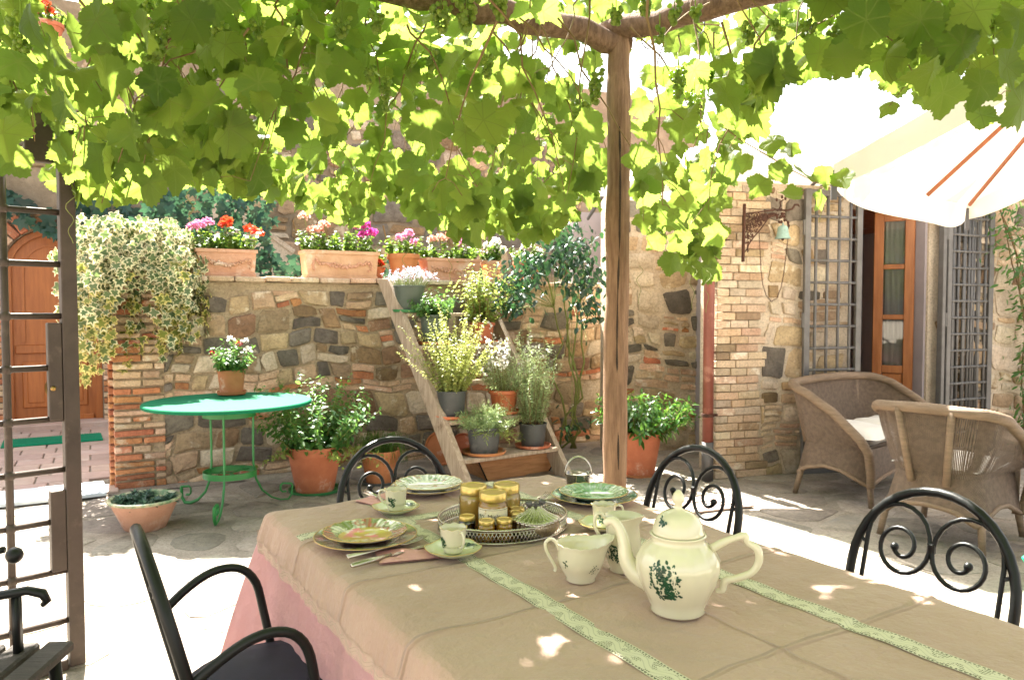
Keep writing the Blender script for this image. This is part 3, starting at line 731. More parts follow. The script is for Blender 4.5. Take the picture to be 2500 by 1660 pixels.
# ------------------------------------------------------------ leaf shapes: x across, y from stalk to tip, z up; unit length
def fan(outline, curl, ring=None, e=True):
    """fan round the point on the midrib; optional inner ring for a coloured border"""
    c = (0, .0); P = [c] + ([(x * ring, y * ring + .0) for x, y in outline] if ring else []) + list(outline)
    n = len(outline); T = []
    if ring:
        for k in range(n):
            k2 = (k + 1) % n; T += [(0, 1 + k, 1 + k2), (1 + k, 1 + n + k, 1 + n + k2), (1 + k, 1 + n + k2, 1 + k2)]
    else:
        for k in range(n): T.append((0, 1 + k, 1 + (k + 1) % n))
    v = np.array([(x, y, curl(x, y)) for x, y in P], np.float64)
    ed = np.array([0.] + ([.5] * n if ring else []) + [1.] * n)
    return v, np.array(T), np.array(P), ed
def vine_leaf(seed):
    rd = random.Random(seed); o = []; n = 53; dp = rd.uniform(.05, .11)
    for k in range(n):
        a = -pi * .93 + k / (n - 1) * 2 * pi * .93                 # angle from the tip
        lob = .62 + dp * cos(a * 4.9) * (1 if abs(a) < 2.2 else .4) + (.13 if abs(a) < .4 else 0) * (1 - abs(a) / .4)
        lob *= 1.0 if abs(a) < 2.2 else 1 - .28 * (abs(a) - 2.2)
        r = lob * (1 + (.05 if k % 2 else -.045)) * rd.uniform(.96, 1.04) * (1 if a < 0 else rd.uniform(.95, 1.04))
        o.append((r * sin(a) * 1.02, r * cos(a)))
    c1, c2, c3 = rd.uniform(-.15, .7), rd.uniform(-.65, .25), rd.uniform(-.45, .45)
    ph = rd.uniform(0, 6)
    return fan(o, lambda x, y: c1 * abs(x) * .9 + c2 * (x * x + y * y) + c3 * x * y + .07 * sin(7 * x + ph) * (abs(x) + abs(y)) + .04 * sin(9 * y + ph * 2) * abs(x), .55)
def star_leaf(seed):
    rd = random.Random(seed); pts = [(0, 1.), (.16, .58), (.62, .62), (.36, .2), (.62, -.12), (.28, -.3), (0, -.16)]
    o = pts + [(-x, y) for x, y in reversed(pts[1:-1])]
    o = [(x * rd.uniform(.9, 1.1), y * rd.uniform(.92, 1.08)) for x, y in o]
    c1, c2 = rd.uniform(.0, .25), rd.uniform(-.3, .05)
    return fan(o, lambda x, y: c1 * abs(x) + c2 * (x * x + y * y), .66)
def round_leaf(seed):
    rd = random.Random(seed); n = 9; o = []
    for k in range(n):
        a = -pi * .88 + k / (n - 1) * 2 * pi * .88; r = .52 * rd.uniform(.9, 1.08); o.append((r * sin(a), r * cos(a) + .1))
    return fan(o, lambda x, y: .35 * (x * x + y * y) + .1 * abs(x))
def oval_leaf(w=.5, bend=-.25, fold=.3):
    o = [(0, 0), (w * .8, .25), (w, .5), (w * .62, .8), (0, 1.), (-w * .62, .8), (-w, .5), (-w * .8, .25)]
    v = np.array([(0, .5, bend * .25)] + [(x * .5, y, fold * abs(x) * .5 + bend * y * y) for x, y in o]); n = len(o)
    return v, np.array([(0, 1 + k, 1 + (k + 1) % n) for k in range(n)]), v[:, :2].copy(), np.array([0.] + [1.] * n)
def needle(w=.12, bend=-.1):
    v = np.array([(0, 0, 0), (w / 2, .5, .02 + bend * .25), (0, 1, bend), (-w / 2, .5, .02 + bend * .25)])
    return v, np.array([(0, 1, 2), (0, 2, 3)]), v[:, :2].copy(), np.array([0., 1, 1, 1])
def petal():
    v = np.array([(0, 0, 0), (.4, .55, .12), (.25, 1, .05), (-.25, 1, .05), (-.4, .55, .12)])
    return v, np.array([(0, 1, 2), (0, 2, 3), (0, 3, 4)]), v[:, :2].copy(), np.array([0., 1, 1, 1, 1])
VINE = [vine_leaf(i) for i in range(14)]; STAR = [star_leaf(i) for i in range(5)]; ROUND = [round_leaf(i) for i in range(4)]
OVAL = [oval_leaf(.55), oval_leaf(.62, -.4, .2), oval_leaf(.48, .1, .35)]; LONG = [oval_leaf(.34, -.3, .3), oval_leaf(.3, -.1, .2), oval_leaf(.38, -.5, .3)]
NEEDLE = [needle(), needle(.1, -.3), needle(.14, .1)]; PETAL = [petal()]
def frames(T, Nn):
    T = T / (np.linalg.norm(T, axis=1, keepdims=True) + 1e-9)
    Nn = Nn - T * (Nn * T).sum(1, keepdims=True); Nn = Nn / (np.linalg.norm(Nn, axis=1, keepdims=True) + 1e-9)
    return np.cross(T, Nn), T, Nn
def scatter(tpls, P, T, Nn, S):
    """one mesh's arrays out of many leaves"""
    P, T, Nn, S = [np.asarray(a, np.float64) for a in (P, T, Nn, S)]
    X, Y, Z = frames(T, Nn); vs = []; ts = []; us = []; es = []; base = 0
    pick = rng.integers(0, len(tpls), len(P))
    for q, (v, t, uv, e) in enumerate(tpls):
        ix = np.nonzero(pick == q)[0]
        if not len(ix): continue
        w = P[ix, None] + S[ix, None, None] * (v[None, :, 0, None] * X[ix, None] + v[None, :, 1, None] * Y[ix, None] + v[None, :, 2, None] * Z[ix, None])
        k = len(v); vs.append(w.reshape(-1, 3)); ts.append((t[None] + (np.arange(len(ix)) * k)[:, None, None] + base).reshape(-1, 3))
        us.append(np.tile(uv, (len(ix), 1))); es.append(np.tile(e, len(ix))); base += k * len(ix)
    return np.vstack(vs), np.vstack(ts), np.vstack(us), np.concatenate(es)
def foliage(name, tpls, P, T, Nn, S, mat_, parent=None, stuff=True):
    v, t, u, e = scatter(tpls, P, T, Nn, S)
    o = link(name, npmesh(name, v, t, mat_, u, e), parent)
    if stuff: o['kind'] = 'stuff'
    return o
def rv(n, s=1.): return rng.normal(0, s, (n, 3))
def unit(a): return a / (np.linalg.norm(a, axis=-1, keepdims=True) + 1e-9)

# sprig plants: stems that rise from a pot and carry leaves
def sprigs(n, r0, r1, h, hv, lean=.0, droop=0., steps=8, seed=0, z0=0.):
    rd = random.Random(seed); out = []
    for k in range(n):
        a = rd.uniform(0, 2 * pi); q = sqrt(rd.random()); hh = h * (1 - hv * rd.random()) * (1 - .25 * q * q)
        p0 = V((r0 * q * cos(a), r0 * q * sin(a), z0)); out_ = V((cos(a), sin(a), 0)) * (r1 - r0) * q * rd.uniform(.7, 1.3)
        side = V((rd.uniform(-1, 1), rd.uniform(-1, 1), 0)) * .12 * h + V((lean, 0, 0))
        pts = []
        for i in range(steps + 1):
            t = i / steps; pts.append(p0 + out_ * t ** 1.2 + side * t * t + V((0, 0, hh * (t - droop * t * t * q))))
        out.append(pts)
    return out
def dress(stems, per, tpls, size, mat_, parent, name='foliage', t0=.1, up=.5, flat=.6, taper=.4, jit=.3, stemmat='stem_green', sr=.0018, down=0.):
    P = []; T = []; Nn = []; S = []
    b = MB()
    for pts in stems:
        m = len(pts) - 1; b.tube(pts, [sr * (1.3 - .9 * i / m) for i in range(m + 1)], 4, caps=False)
        for k in range(per):
            t = t0 + (1 - t0) * (k + random.random()) / per; i = min(int(t * m), m - 1); f = t * m - i
            p = pts[i].lerp(pts[i + 1], f); d = (pts[i + 1] - pts[i]).normalized(); a = k * 2.4 + random.random() * .8
            o = d.orthogonal().normalized(); o = Matrix.Rotation(a, 3, d) @ o
            tip = (o + d * up + V((0, 0, -down))).normalized() + V([random.gauss(0, jit) for _ in range(3)])
            nn = d * flat + V((0, 0, 1)) * (1 - flat) + V([random.gauss(0, jit) for _ in range(3)])
            P.append(p); T.append(tip); Nn.append(nn); S.append(size * random.uniform(.6, 1.2) * (1 - taper * t))
    so_ = b.build('stems', stemmat, parent); so_['kind'] = 'stuff'
    return foliage(name, tpls, P, T, Nn, S, mat_, parent)
def bloom(stems_top, n, r, mat_, parent, name='flower', size=.02):
    """ball of petals at each point, each its own part"""
    for p in stems_top:
        d = unit(rv(n)); d[:, 2] = np.abs(d[:, 2]) * .9 - .15
        foliage(name, PETAL, np.array(p)[None] + d * r * .75, d + rv(n, .5), rv(n) + d, size * rng.uniform(.8, 1.2, n), mat_, parent, False)

# ------------------------------------------------------------ pots
def pot(root, R_, H_, kind='clay', mat_='terracotta', soil=True, saucer=None, name='pot'):
    if kind == 'clay':
        pr = [(R_ * .66, 0), (R_ * .67, .004), (R_ * .93, H_ * .80), (R_, H_ * .805), (R_ * 1.01, H_ * .82), (R_ * 1.01, H_ * .985), (R_, H_), (R_ * .93, H_), (R_ * .91, H_ * .97), (R_ * .88, H_ * .8), (R_ * .05, H_ * .8)]
    elif kind == 'ribbed':
        pr = [(R_ * .7, 0), (R_ * .71, .005), (R_ * .88, H_ * .78), (R_ * .9, H_ * .8), (R_, H_ * .84), (R_ * 1.02, H_ * .9), (R_, H_), (R_ * .93, H_), (R_ * .9, H_ * .94), (R_ * .05, H_ * .92)]
    else:
        pr = [(R_ * .78, 0), (R_ * .79, .004), (R_ * .95, H_ * .93), (R_ * .99, H_ * .935), (R_ * 1.0, H_ * .99), (R_ * .985, H_), (R_ * .95, H_), (R_ * .94, H_ * .9), (R_ * .05, H_ * .9)]
    md = (lambda a, i, r, z: (r * (1 + .025 * (1 if sin(a * 22) > 0 else -1)), z)) if kind == 'ribbed' else None
    mdd = (lambda a, i, r, z: md(a, i, r, z) if i in (1, 2) else (r, z)) if md else None
    zz = 0
    if saucer:
        b = MB(); R2 = R_ * saucer[1]; b.lathe([(R2 * .78, 0), (R2 * .95, .006), (R2, .024), (R2 * 1.0, .028), (R2 * .95, .027), (R2 * .88, .010), (.001, .009)], 28)
        b.build('saucer', saucer[0], root, 40); zz = .012
    b = MB(); b.lathe(pr, 44 if md else 28, mod=mdd); b.build(name, mat_, root, 35, loc=(0, 0, zz))
    if soil:
        b = MB(); hz = H_ * (.88 if kind != 'clay' else .87); b.lathe([(R_ * .9, hz - .01), (R_ * .6, hz + .006), (.002, hz + .012)], 16); b.build('soil', 'soil', root, True, loc=(0, 0, zz))
    return zz + H_ * .9
# ------------------------------------------------------------ grape vine
vine = thing('grape_vine', 'grape vine hanging from the pergola with backlit leaves and green grapes', 'vine', PC)
VR = random.Random(42)
# how low the leaves hang, by place along the frame, read off the photograph (pixels of the 2500 px frame)
DROOP = [(-60, 500), (60, 330), (150, 470), (230, 500), (330, 500), (420, 440), (520, 470), (620, 490), (740, 520), (860, 565), (960, 520), (1060, 565), (1150, 610), (1230, 590), (1320, 610), (1400, 540), (1460, 520), (1540, 430), (1600, 640), (1680, 690), (1740, 700), (1785, 420), (1860, 250), (1990, 190), (2080, 180), (2110, 200), (2200, 240), (2300, 290), (2400, 320), (2560, 350)]
def hang(x):
    for (a, ya), (b, yb) in zip(DROOP, DROOP[1:]):
        if a <= x <= b: return ya + (yb - ya) * (x - a) / (b - a)
    return 300
def zfar(x): return 3.1 if x < 480 else (3.1 + (x - 480) / 260 * 1.5 if x < 740 else (4.6 if x < 1560 else (4.2 if x < 1800 else 3.0)))
VEIL = []     # leaf records: position, tip direction, normal, size
STEMS = MB(); TEND = MB()
def leaf_at(p, face=None, size=None, jit=.58):
    p = V(p); view = (p - V((0, 0, EYE))).normalized()
    n = -view * VR.choice((1, 1, 1, -1)) * .8 + V((0, 0, 1)) * VR.uniform(0, .8) + SUNDIR * .35 + V([VR.gauss(0, jit) for _ in range(3)])
    t = V((VR.gauss(0, .55), VR.gauss(0, .3), -1 + VR.gauss(0, .35)))
    VEIL.append((p, t, n, (size or VR.uniform(.085, .15))))
BUNCHES = ((70, 40, 2.0, .13, .04, 60, .0075), (400, 20, 2.2, .15, .055, 90, .0075), (385, 110, 2.2, .11, .03, 45, .0075), (505, 40, 2.2, .09, .045, 50, .0075), (550, 60, 2.2, .08, .035, 40, .0075), (640, 60, 2.5, .06, .03, 26, .0075), (840, 50, 2.4, .07, .035, 36, .0075), (925, 40, 2.5, .07, .04, 40, .0075), (1080, 20, 2.4, .09, .045, 60, .008), (1140, 0, 2.4, .11, .05, 70, .009), (1220, -10, 2.4, .09, .04, 50, .009), (1055, 130, 2.7, .08, .025, 36, .007), (905, 170, 2.7, .06, .022, 28, .007), (945, 190, 2.7, .13, .025, 55, .0075), (1190, 140, 2.8, .09, .03, 45, .0075), (1415, 250, 2.9, .14, .04, 70, .009), (1450, 180, 2.8, .12, .035, 55, .009), (1640, 20, 2.6, .07, .035, 30, .010), (1690, 30, 2.6, .05, .02, 14, .010), (1605, 80, 2.7, .05, .018, 14, .010), (1650, 170, 2.9, .12, .04, 60, .0095), (1690, 230, 2.9, .11, .035, 45, .009), (1820, 70, 2.4, .06, .03, 32, .008), (1895, 60, 2.3, .055, .03, 30, .008), (1960, 60, 2.3, .07, .032, 34, .008), (2030, 60, 2.3, .07, .04, 40, .008), (1570, 0, 2.6, .07, .03, 30, .01), (1500, 30, 2.7, .06, .03, 26, .01))
def clear(p):
    if p.y > .4:
        x_, y_ = 1250 + p.x / p.y * FPX, HOR - (p.z - EYE) / p.y * FPX
        for xa, ya, xb, yb in ((880, -20, 1500, 110), (1500, 110, 1985, -20)):
            if xa < x_ < xb and p.y < 4.0 and abs(y_ - (ya + (yb - ya) * (x_ - xa) / (xb - xa))) < 105 and VR.random() < .975: return False
        for bx, by, bZ, bl, *_ in BUNCHES:
            if p.y < bZ + .1 and abs(x_ - bx) < 75 and -50 < y_ - by < bl / bZ * FPX + 30 and VR.random() < .8: return False
        if abs(x_ - 1497) < 62 and y_ > 110 and p.y < 4.1: return False
    return clear_sun(p)
def clear_sun(p):
    """keep light falling where the photograph shows sun on the floor: no leaf above the open strip by the gate"""
    s = p.z / SUNDIR.z; g = p - SUNDIR * s
    if g.x < -.95 and 2.2 < g.y < 3.62: return False
    if g.x > 1.42 and 2.9 < g.y < 4.6 and p.y > 2.2: return False
    h = (p.z - .76) / SUNDIR.z; g = p - SUNDIR * h
    if (V((g.x, g.y)) - V((-1.6, 4.55))).length < .3: return False
    return True
def shoot(p0, p1, n, sag):
    pts = []
    for i in range(n + 1):
        t = i / n; p = p0.lerp(p1, t); p.z += sag * 4 * t * (1 - t); p += V([VR.gauss(0, .012) for _ in range(3)]); pts.append(p)
    STEMS.tube(pts, [.0038 * (1.2 - .8 * i / n) for i in range(n + 1)], 5, caps=False)
    return pts
shoots = 0
for k in range(100):
    x1 = -60 + (k + VR.random()) / 100 * 2620
    y1 = hang(x1) - VR.uniform(5, 120) * (1 if VR.random() < .7 else 2.2); y1 = max(y1, 40)
    zf = zfar(x1); Z1 = VR.uniform(2.1, zf) if VR.random() < .45 else VR.uniform(max(2.2, zf - 1.3), zf)
    p1 = Q(x1, y1 - 40, Z1)
    x0 = x1 + VR.uniform(-260, 260); p0 = Q(x0, VR.uniform(-60, 90), Z1 + VR.uniform(-.4, .3)); p0.z = min(max(p0.z, p1.z + .25), 2.85)
    L_ = (p1 - p0).length; n = max(4, int(L_ / .09)); pts = shoot(p0, p1, n, VR.uniform(.0, .12))
    for i in range(1, n + 1):
        for q in range(2 if VR.random() < .3 else 1):
            if VR.random() < .12: continue
            p = pts[i] + V((VR.gauss(0, .05), VR.gauss(0, .06), VR.gauss(-.03, .035)))
            if not clear(p): continue
            STEMS.tube([pts[i], pts[i].lerp(p, .5) + V((0, 0, .012)), p], .0014, 4, caps=False)
            leaf_at(p, size=VR.uniform(.045, .118) * (1 - .45 * (i / n) ** 3))
# fill: leaves all through the curtain, denser high up
tries = 0; fill = 0
while fill < 640 and tries < 9000:
    tries += 1; x = VR.uniform(-80, 2580); yb = hang(x); y = yb - abs(VR.gauss(0, 1)) * (yb + 60) * .55 - VR.uniform(10, 60)
    if y < -70: continue
    if x > 1990 and y > 200 and VR.random() < .6: continue
    if x < 760 and VR.random() < .35: continue
    zf = zfar(x); Z = VR.uniform(2.0, zf) if y < 330 else VR.uniform(max(2.3, zf - 1.6), zf)
    if 1330 < x < 1960 and y < 130 and Z < 3.7 and VR.random() < .6: continue
    p = Q(x, y, Z)
    if p.z > 2.95 or not clear(p): continue
    leaf_at(p, size=VR.uniform(.045, .112)); fill += 1
# low fringe of sunlit leaves along the far side
for k in range(520):
    x = VR.uniform(560, 1790) if VR.random() < .72 else VR.uniform(150, 620); yb = hang(x); y = yb - 25 - abs(VR.gauss(0, .8)) * 110
    zf = zfar(x); p = Q(x, y, VR.uniform(max(2.4, zf - .9), zf) if x > 560 else VR.uniform(2.85, 3.35))
    if clear(p): leaf_at(p, size=VR.uniform(.06, .105))
# a pale young shoot reaching out in front of the parasol
pp = [Q(x, y, 2.95) for x, y in ((1740, 300), (1800, 345), (1870, 385), (1930, 420), (1990, 450), (2060, 462))]
STEMS.tube(pp, [.003, .0028, .0025, .002, .0017, .001], 5, caps=False)
for x, y in ((1820, 400), (1850, 455), (1895, 420), (1930, 480), (1955, 425), (2000, 490), (2010, 430), (2050, 440), (1880, 350), (1800, 330), (1925, 365)): leaf_at(Q(x, y, 2.95), size=VR.uniform(.06, .08), jit=.25)
for k in range(300):                                                        # young growth behind and above the beams
    p = Q(VR.uniform(820, 2080), VR.uniform(-70, 130), VR.uniform(4.1, 4.9))
    if p.z < 3.3 and clear_sun(p): leaf_at(p, size=VR.uniform(.07, .12))
# near leaves at the corners of the view
for x, y, Z in ((2150, 150, 1.95), (2265, 180, 1.9), (2330, 120, 1.8), (2440, 170, 1.8), (2380, 215, 2.0), (2045, 150, 2.0), (1990, 140, 2.1), (2290, 235, 1.75), (2480, 260, 1.8), (2100, 60, 1.9), (2230, 60, 1.9), (2360, 40, 1.8), (2470, 60, 1.85), (270, 190, 1.95), (330, 330, 2.1), (520, 260, 2.1), (160, 120, 1.9), (250, 60, 1.85), (360, 90, 1.9), (60, 160, 1.85), (90, 60, 1.9), (560, 120, 2.0), (480, 60, 1.95), (640, 210, 2.1), (370, 450, 2.2), (20, 330, 1.9), (40, 390, 2.0), (700, 100, 2.0), (780, 160, 2.1)):
    leaf_at(Q(x, y, Z), size=VR.uniform(.075, .102), jit=.5)
# roof over the table: what shades the cloth
TA_ = R(31.8); E1_, E2_, T0_ = V((cos(TA_), sin(TA_), 0)), V((sin(TA_), -cos(TA_), 0)), G(651, 1251, .76)
roof_l = 0
while roof_l < 800:                                                        # unseen leaves added above the frame to shade the near ones
    p = V((VR.uniform(-2.3, 2.6), VR.uniform(.9, 2.75), VR.uniform(2.74, 3.02))); roof_l += 1
    if HOR - (p.z - EYE) / p.y * FPX > 25 or not clear_sun(p): continue
    n = V((VR.gauss(0, .35), VR.gauss(0, .35), 1)) + SUNDIR * .5; t = V((VR.gauss(0, 1), VR.gauss(0, 1), -.3)); VEIL.append((p, t, n, VR.uniform(.1, .16)))
def roof_leaf(q, zz, s_):
    p = q + SUNDIR * ((zz - q.z) / SUNDIR.z)
    if not clear(p): return None
    n = V((VR.gauss(0, .3), VR.gauss(0, .3), .8)) + SUNDIR * .8; t = V((VR.gauss(0, 1), VR.gauss(0, 1), -.4)); VEIL.append((p, t, n, s_)); return p
for k in range(420): roof_leaf(T0_ + E1_ * VR.uniform(-.35, 1.25) + E2_ * VR.uniform(-.18, 2.3), VR.uniform(2.4, 2.9), VR.uniform(.08, .125))
cp = np.array([tuple(r[0]) for r in VEIL]); cr = np.array([r[3] for r in VEIL]) * .40; sdv = np.array(SUNDIR); late = []
for i in range(-7, 36):                                                     # thicken the roof where sun would still flood the cloth
    for j in range(-5, 66):
        q = T0_ + E1_ * (i * .034 + VR.uniform(-.012, .012)) + E2_ * (j * .034 + VR.uniform(-.012, .012)); qa = np.array(q)
        def dist(P_): d_ = P_ - qa; return np.linalg.norm(d_ - np.outer(d_ @ sdv, sdv), axis=1)
        if (dist(cp) < cr).any() or (late and (dist(np.array([l[:3] for l in late])) < np.array([l[3] for l in late])).any()): continue
        if VR.random() < .23: continue
        for _ in range(6):
            s_ = VR.uniform(.08, .13); p = roof_leaf(q + V((VR.gauss(0, .01), VR.gauss(0, .01), 0)), VR.uniform(2.45, 2.92), s_)
            if p is not None: late.append((p.x, p.y, p.z, s_ * .40)); break
roof_l = 0
while roof_l < 1000:                                                        # unseen leaves added over the camera to hold back sky light
    p = V((VR.uniform(-2.3, 2.8), VR.uniform(-2.2, 2.3), VR.uniform(2.38, 2.8))); roof_l += 1
    if p.y > .4 and HOR - (p.z - EYE) / p.y * FPX > -60: continue
    if not clear_sun(p): continue
    n = V((VR.gauss(0, .4), VR.gauss(0, .4), 1)); t = V((VR.gauss(0, 1), VR.gauss(0, 1), -.4)); VEIL.append((p, t, n, VR.uniform(.11, .17)))
# the 300 that show largest are parts, the rest one mass
def showing(rec):
    p = rec[0]
    if p.y < .5: return 0
    x, y = 1250 + p.x / p.y * FPX, HOR - (p.z - EYE) / p.y * FPX
    if not (-20 < x < 2520 and -30 < y < 1660): return 0
    return rec[3] / p.y
VEIL.sort(key=showing, reverse=True)
vme = [npmesh('leaf', v, t, 'leaf_vine', u, e, True) for v, t, u, e in VINE]
for p, t, n, s in VEIL[:290]:
    X, Y, Z_ = frames(np.array([t]), np.array([n])); M = Matrix([list(X[0]), list(Y[0]), list(Z_[0])]).transposed().to_4x4() @ Matrix.Scale(s, 4)
    M.translation = p - PC; o = link('leaf', VR.choice(vme), vine); o.matrix_local = M
rest = VEIL[290:]
v, t, u, e = scatter(VINE, [tuple(r[0] - PC) for r in rest], [tuple(r[1]) for r in rest], [tuple(r[2]) for r in rest], [r[3] for r in rest])
link('leaf_mass', npmesh('leaf_mass', v, t, 'leaf_vine', u, e, True), vine)['kind'] = 'stuff'
for tb in (STEMS,):
    tb.v = [tuple(V(p) - PC) for p in tb.v]
STEMS.build('shoots', 'stem', vine, True)['kind'] = 'stuff'
# tendrils
for x, y, Z in ((178, 505, 2.4), (1690, 690, 3.0), (1725, 700, 3.0), (1560, 690, 3.4), (990, 640, 3.2), (1100, 640, 3.6), (470, 480, 2.6), (2000, 480, 3.0)):
    p = Q(x, y - 40, Z) - PC; TEND.tube([p + V((.02 * sin(i * .9) * (1 - i / 14), .012 * cos(i * .9), -.012 * i)) for i in range(15)], .0013, 4)
TEND.build('tendrils', 'stem_green', vine, True)['kind'] = 'stuff'
# grapes
def bunch(p, Lb, Rb, n, gr):
    b = MB(); rd = random.Random(int(p.x * 1000) + n)
    for k in range(n):
        t = rd.random() ** .8; r = Rb * (1 - .75 * t) * sqrt(rd.uniform(.3, 1)); a = rd.uniform(0, 2 * pi)
        b.ball((r * cos(a), r * sin(a), -Lb * t), gr * rd.uniform(.75, 1.15), 7, 5)
    b.tube([(0, 0, .05), (0, 0, 0), (0, 0, -Lb * .8)], .002, 4)
    b.build('grape_bunch', 'grape', vine, True, loc=p - PC)
for x, y, Z, Lb, Rb, n, gr in BUNCHES:
    bunch(Q(x, y, Z), Lb, Rb, n, gr)
print('vine leaves', len(VEIL))
# ------------------------------------------------------------ ladder shelf
BL, TL = V((-.325, 5.50, 0)), V((-1.08, 6.46, 1.60)); LS = V((cos(R(36)), sin(R(36)), 0)); LWD = .93
lad = thing('plant_ladder', 'weathered wooden step ladder holding potted herbs against the wall', 'plant stand', BL)
up_ = (TL - BL); LD = V((up_.x, up_.y, 0)).normalized()
def ladpt(u, s=0.): return BL + up_ * u + LS * s
for s_ in (0, LWD):
    p, q = up_ * .0 + LS * s_, up_ * 1.0 + LS * s_
    b = MB(); nrm = up_.normalized().cross(LS).normalized()
    W_, T_ = .19, .045
    P_ = []
    for t in (0, .2, .4, .6, .8, 1.):
        c = p.lerp(q, t); w = W_ * (1 + random.uniform(-.04, .04)) / 2
        for sw, st in ((-1, -1), (1, -1), (1, 1), (-1, 1)): P_.append(c + LD * (sw * w) + LS * (st * T_ / 2))
    fs = []
    for i in range(5):
        for k in range(4): fs.append((i * 4 + k, i * 4 + (k + 1) % 4, i * 4 + 4 + (k + 1) % 4, i * 4 + 4 + k))
    b.add(P_, fs + [(3, 2, 1, 0), (20, 21, 22, 23)]); b.build('stringer', 'wood_grey', lad)
SHU = (.14, .305, .48, .65, .815)
for u in SHU:
    c = up_ * u + LS * (LWD / 2); b = MB()
    b.bar(c - LS * (LWD / 2 - .023), c + LS * (LWD / 2 - .023), .26, .03, .005); b.build('shelf', 'wood_grey', lad)
def shz(k): return up_.z * SHU[k] + .0165
def onshelf(k, x, y, d_=0.):
    o = ladpt(SHU[k]) + LD * d_; kx = (x - 1250) / FPX; s_ = (kx * o.y - o.x) / (LS.x - kx * LS.y)
    p = o + LS * s_; return V((p.x, p.y, shz(k)))

G_H = 'potted herbs on the wooden ladder'
def herb(name, label, k, x, y, R_, H_, kind, m, sau=None):
    t = thing(name, label, 'potted plant', onshelf(k, x, y), random.uniform(0, 6), G_H); z = pot(t, R_, H_, kind, m, True, sau); return t, z
# white lavender, top step
t, z = herb('potted_lavender', 'pale lavender in a dark grey pot on the top ladder step', 4, 1000, 757, .135, .215, 'plain', 'plastic_pot_green', ('plastic_green', 1.05))
st = sprigs(130, .11, .2, .2, .4, seed=1, z0=z - .02); dress(st, 10, NEEDLE, .03, 'leaf_lavender', t, up=.8, jit=.3)
P = [tuple(s[-1] + V((random.gauss(0, .006), random.gauss(0, .006), random.uniform(-.03, .012)))) for s in st for _ in range(7)]
foliage('flower', PETAL, P, rv(len(P)) + np.array([0, 0, .6]), rv(len(P)), rng.uniform(.008, .014, len(P)), 'petal_lavender', t)
t, z = herb('potted_lemon_balm', 'bushy lemon balm in a dark green pot on the second ladder step', 3, 1061, 838, .125, .235, 'plain', 'plastic_pot_green', ('plastic_terracotta', 1.1))
dress(sprigs(60, .1, .22, .3, .5, seed=2, z0=z - .02, droop=.3), 14, OVAL, .06, 'leaf_mint', t, up=.3)
t, z = herb('potted_oregano', 'tall yellow green oregano in a ribbed terracotta pot beside the lemon balm', 3, 1178, 826, .108, .17, 'ribbed', 'terracotta', ('plastic_terracotta', 1.35))
dress(sprigs(44, .09, .24, .6, .35, seed=3, z0=z - .02), 26, OVAL, .062, 'leaf_oregano', t, up=.2, stemmat='stem', sr=.003)
t, z = herb('potted_marjoram', 'tall flowering yellow marjoram in a dark grey pot on the fourth ladder step', 1, 1102, 1012, .118, .205, 'plain', 'plastic_pot', ('plastic_terracotta', 1.12))
st = sprigs(80, .09, .36, .74, .5, seed=4, z0=z - .02); dress(st, 60, OVAL, .031, 'leaf_marjoram', t, up=.3, jit=.5)
t, z = herb('potted_curry_plant', 'bushy rosemary with pale flower spikes in a ribbed orange pot', 1, 1230, 992, .125, .18, 'ribbed', 'plastic_terracotta', ('plastic_terracotta', 1.15))
dress(sprigs(80, .1, .24, .34, .4, seed=5, z0=z - .02), 30, NEEDLE, .05, 'leaf_rosemary', t, up=.7, stemmat='stem')
st = sprigs(22, .08, .36, .62, .35, seed=6, z0=z - .02); P = []
for s in st:
    for _ in range(26): i = random.randint(4, 7); P.append(tuple(s[i].lerp(s[i + 1], random.random()) + V([random.gauss(0, .006) for _ in range(3)])))
foliage('flower', PETAL, P, rv(len(P)), rv(len(P)), rng.uniform(.014, .026, len(P)), 'petal_white', t); dress(st, 6, NEEDLE, .025, 'leaf_lavender', t, name='flower_stalk', up=.8)
t, z = herb('potted_tarragon', 'feathery tarragon in a wide grey pot on the lowest ladder step', 0, 1181, 1101, .135, .20, 'plain', 'plastic_pot', ('terracotta', 1.28))
dress(sprigs(90, .12, .28, .3, .5, seed=7, z0=z - .02, droop=.5), 30, NEEDLE, .062, 'leaf_rosemary', t, up=.7)
dress(sprigs(16, .12, .32, .1, .5, seed=8, z0=z - .02, droop=2.2), 22, NEEDLE, .065, 'leaf_oregano', t, name='trailing_shoots', up=.6)
t, z = herb('potted_rosemary', 'tall upright rosemary in a small dark pot on the lowest ladder step', 0, 1301, 1079, .115, .185, 'plain', 'plastic_pot', ('terracotta', 1.28))
dress(sprigs(70, .08, .25, .84, .5, seed=9, z0=z - .02), 80, NEEDLE, .052, 'leaf_rosemary', t, up=.6, stemmat='stem', jit=.35)
t = thing('succulent_dish', 'small terracotta dish of pale succulents on the middle ladder step', 'potted plant', onshelf(2, 1172, 918), 0, G_H)
b = MB(); b.lathe([(.075, 0), (.095, .04), (.1, .045), (.092, .045), (.08, .03), (.002, .032)], 20); b.build('pot', 'terracotta', t, 40)
n = 260; d = unit(rv(n)); d[:, 2] = np.abs(d[:, 2]); P = np.c_[rng.uniform(-.08, .08, n), rng.uniform(-.08, .08, n), np.full(n, .04)]
foliage('foliage', OVAL, P, d, rv(n), rng.uniform(.015, .03, n), 'leaf_lavender', t)

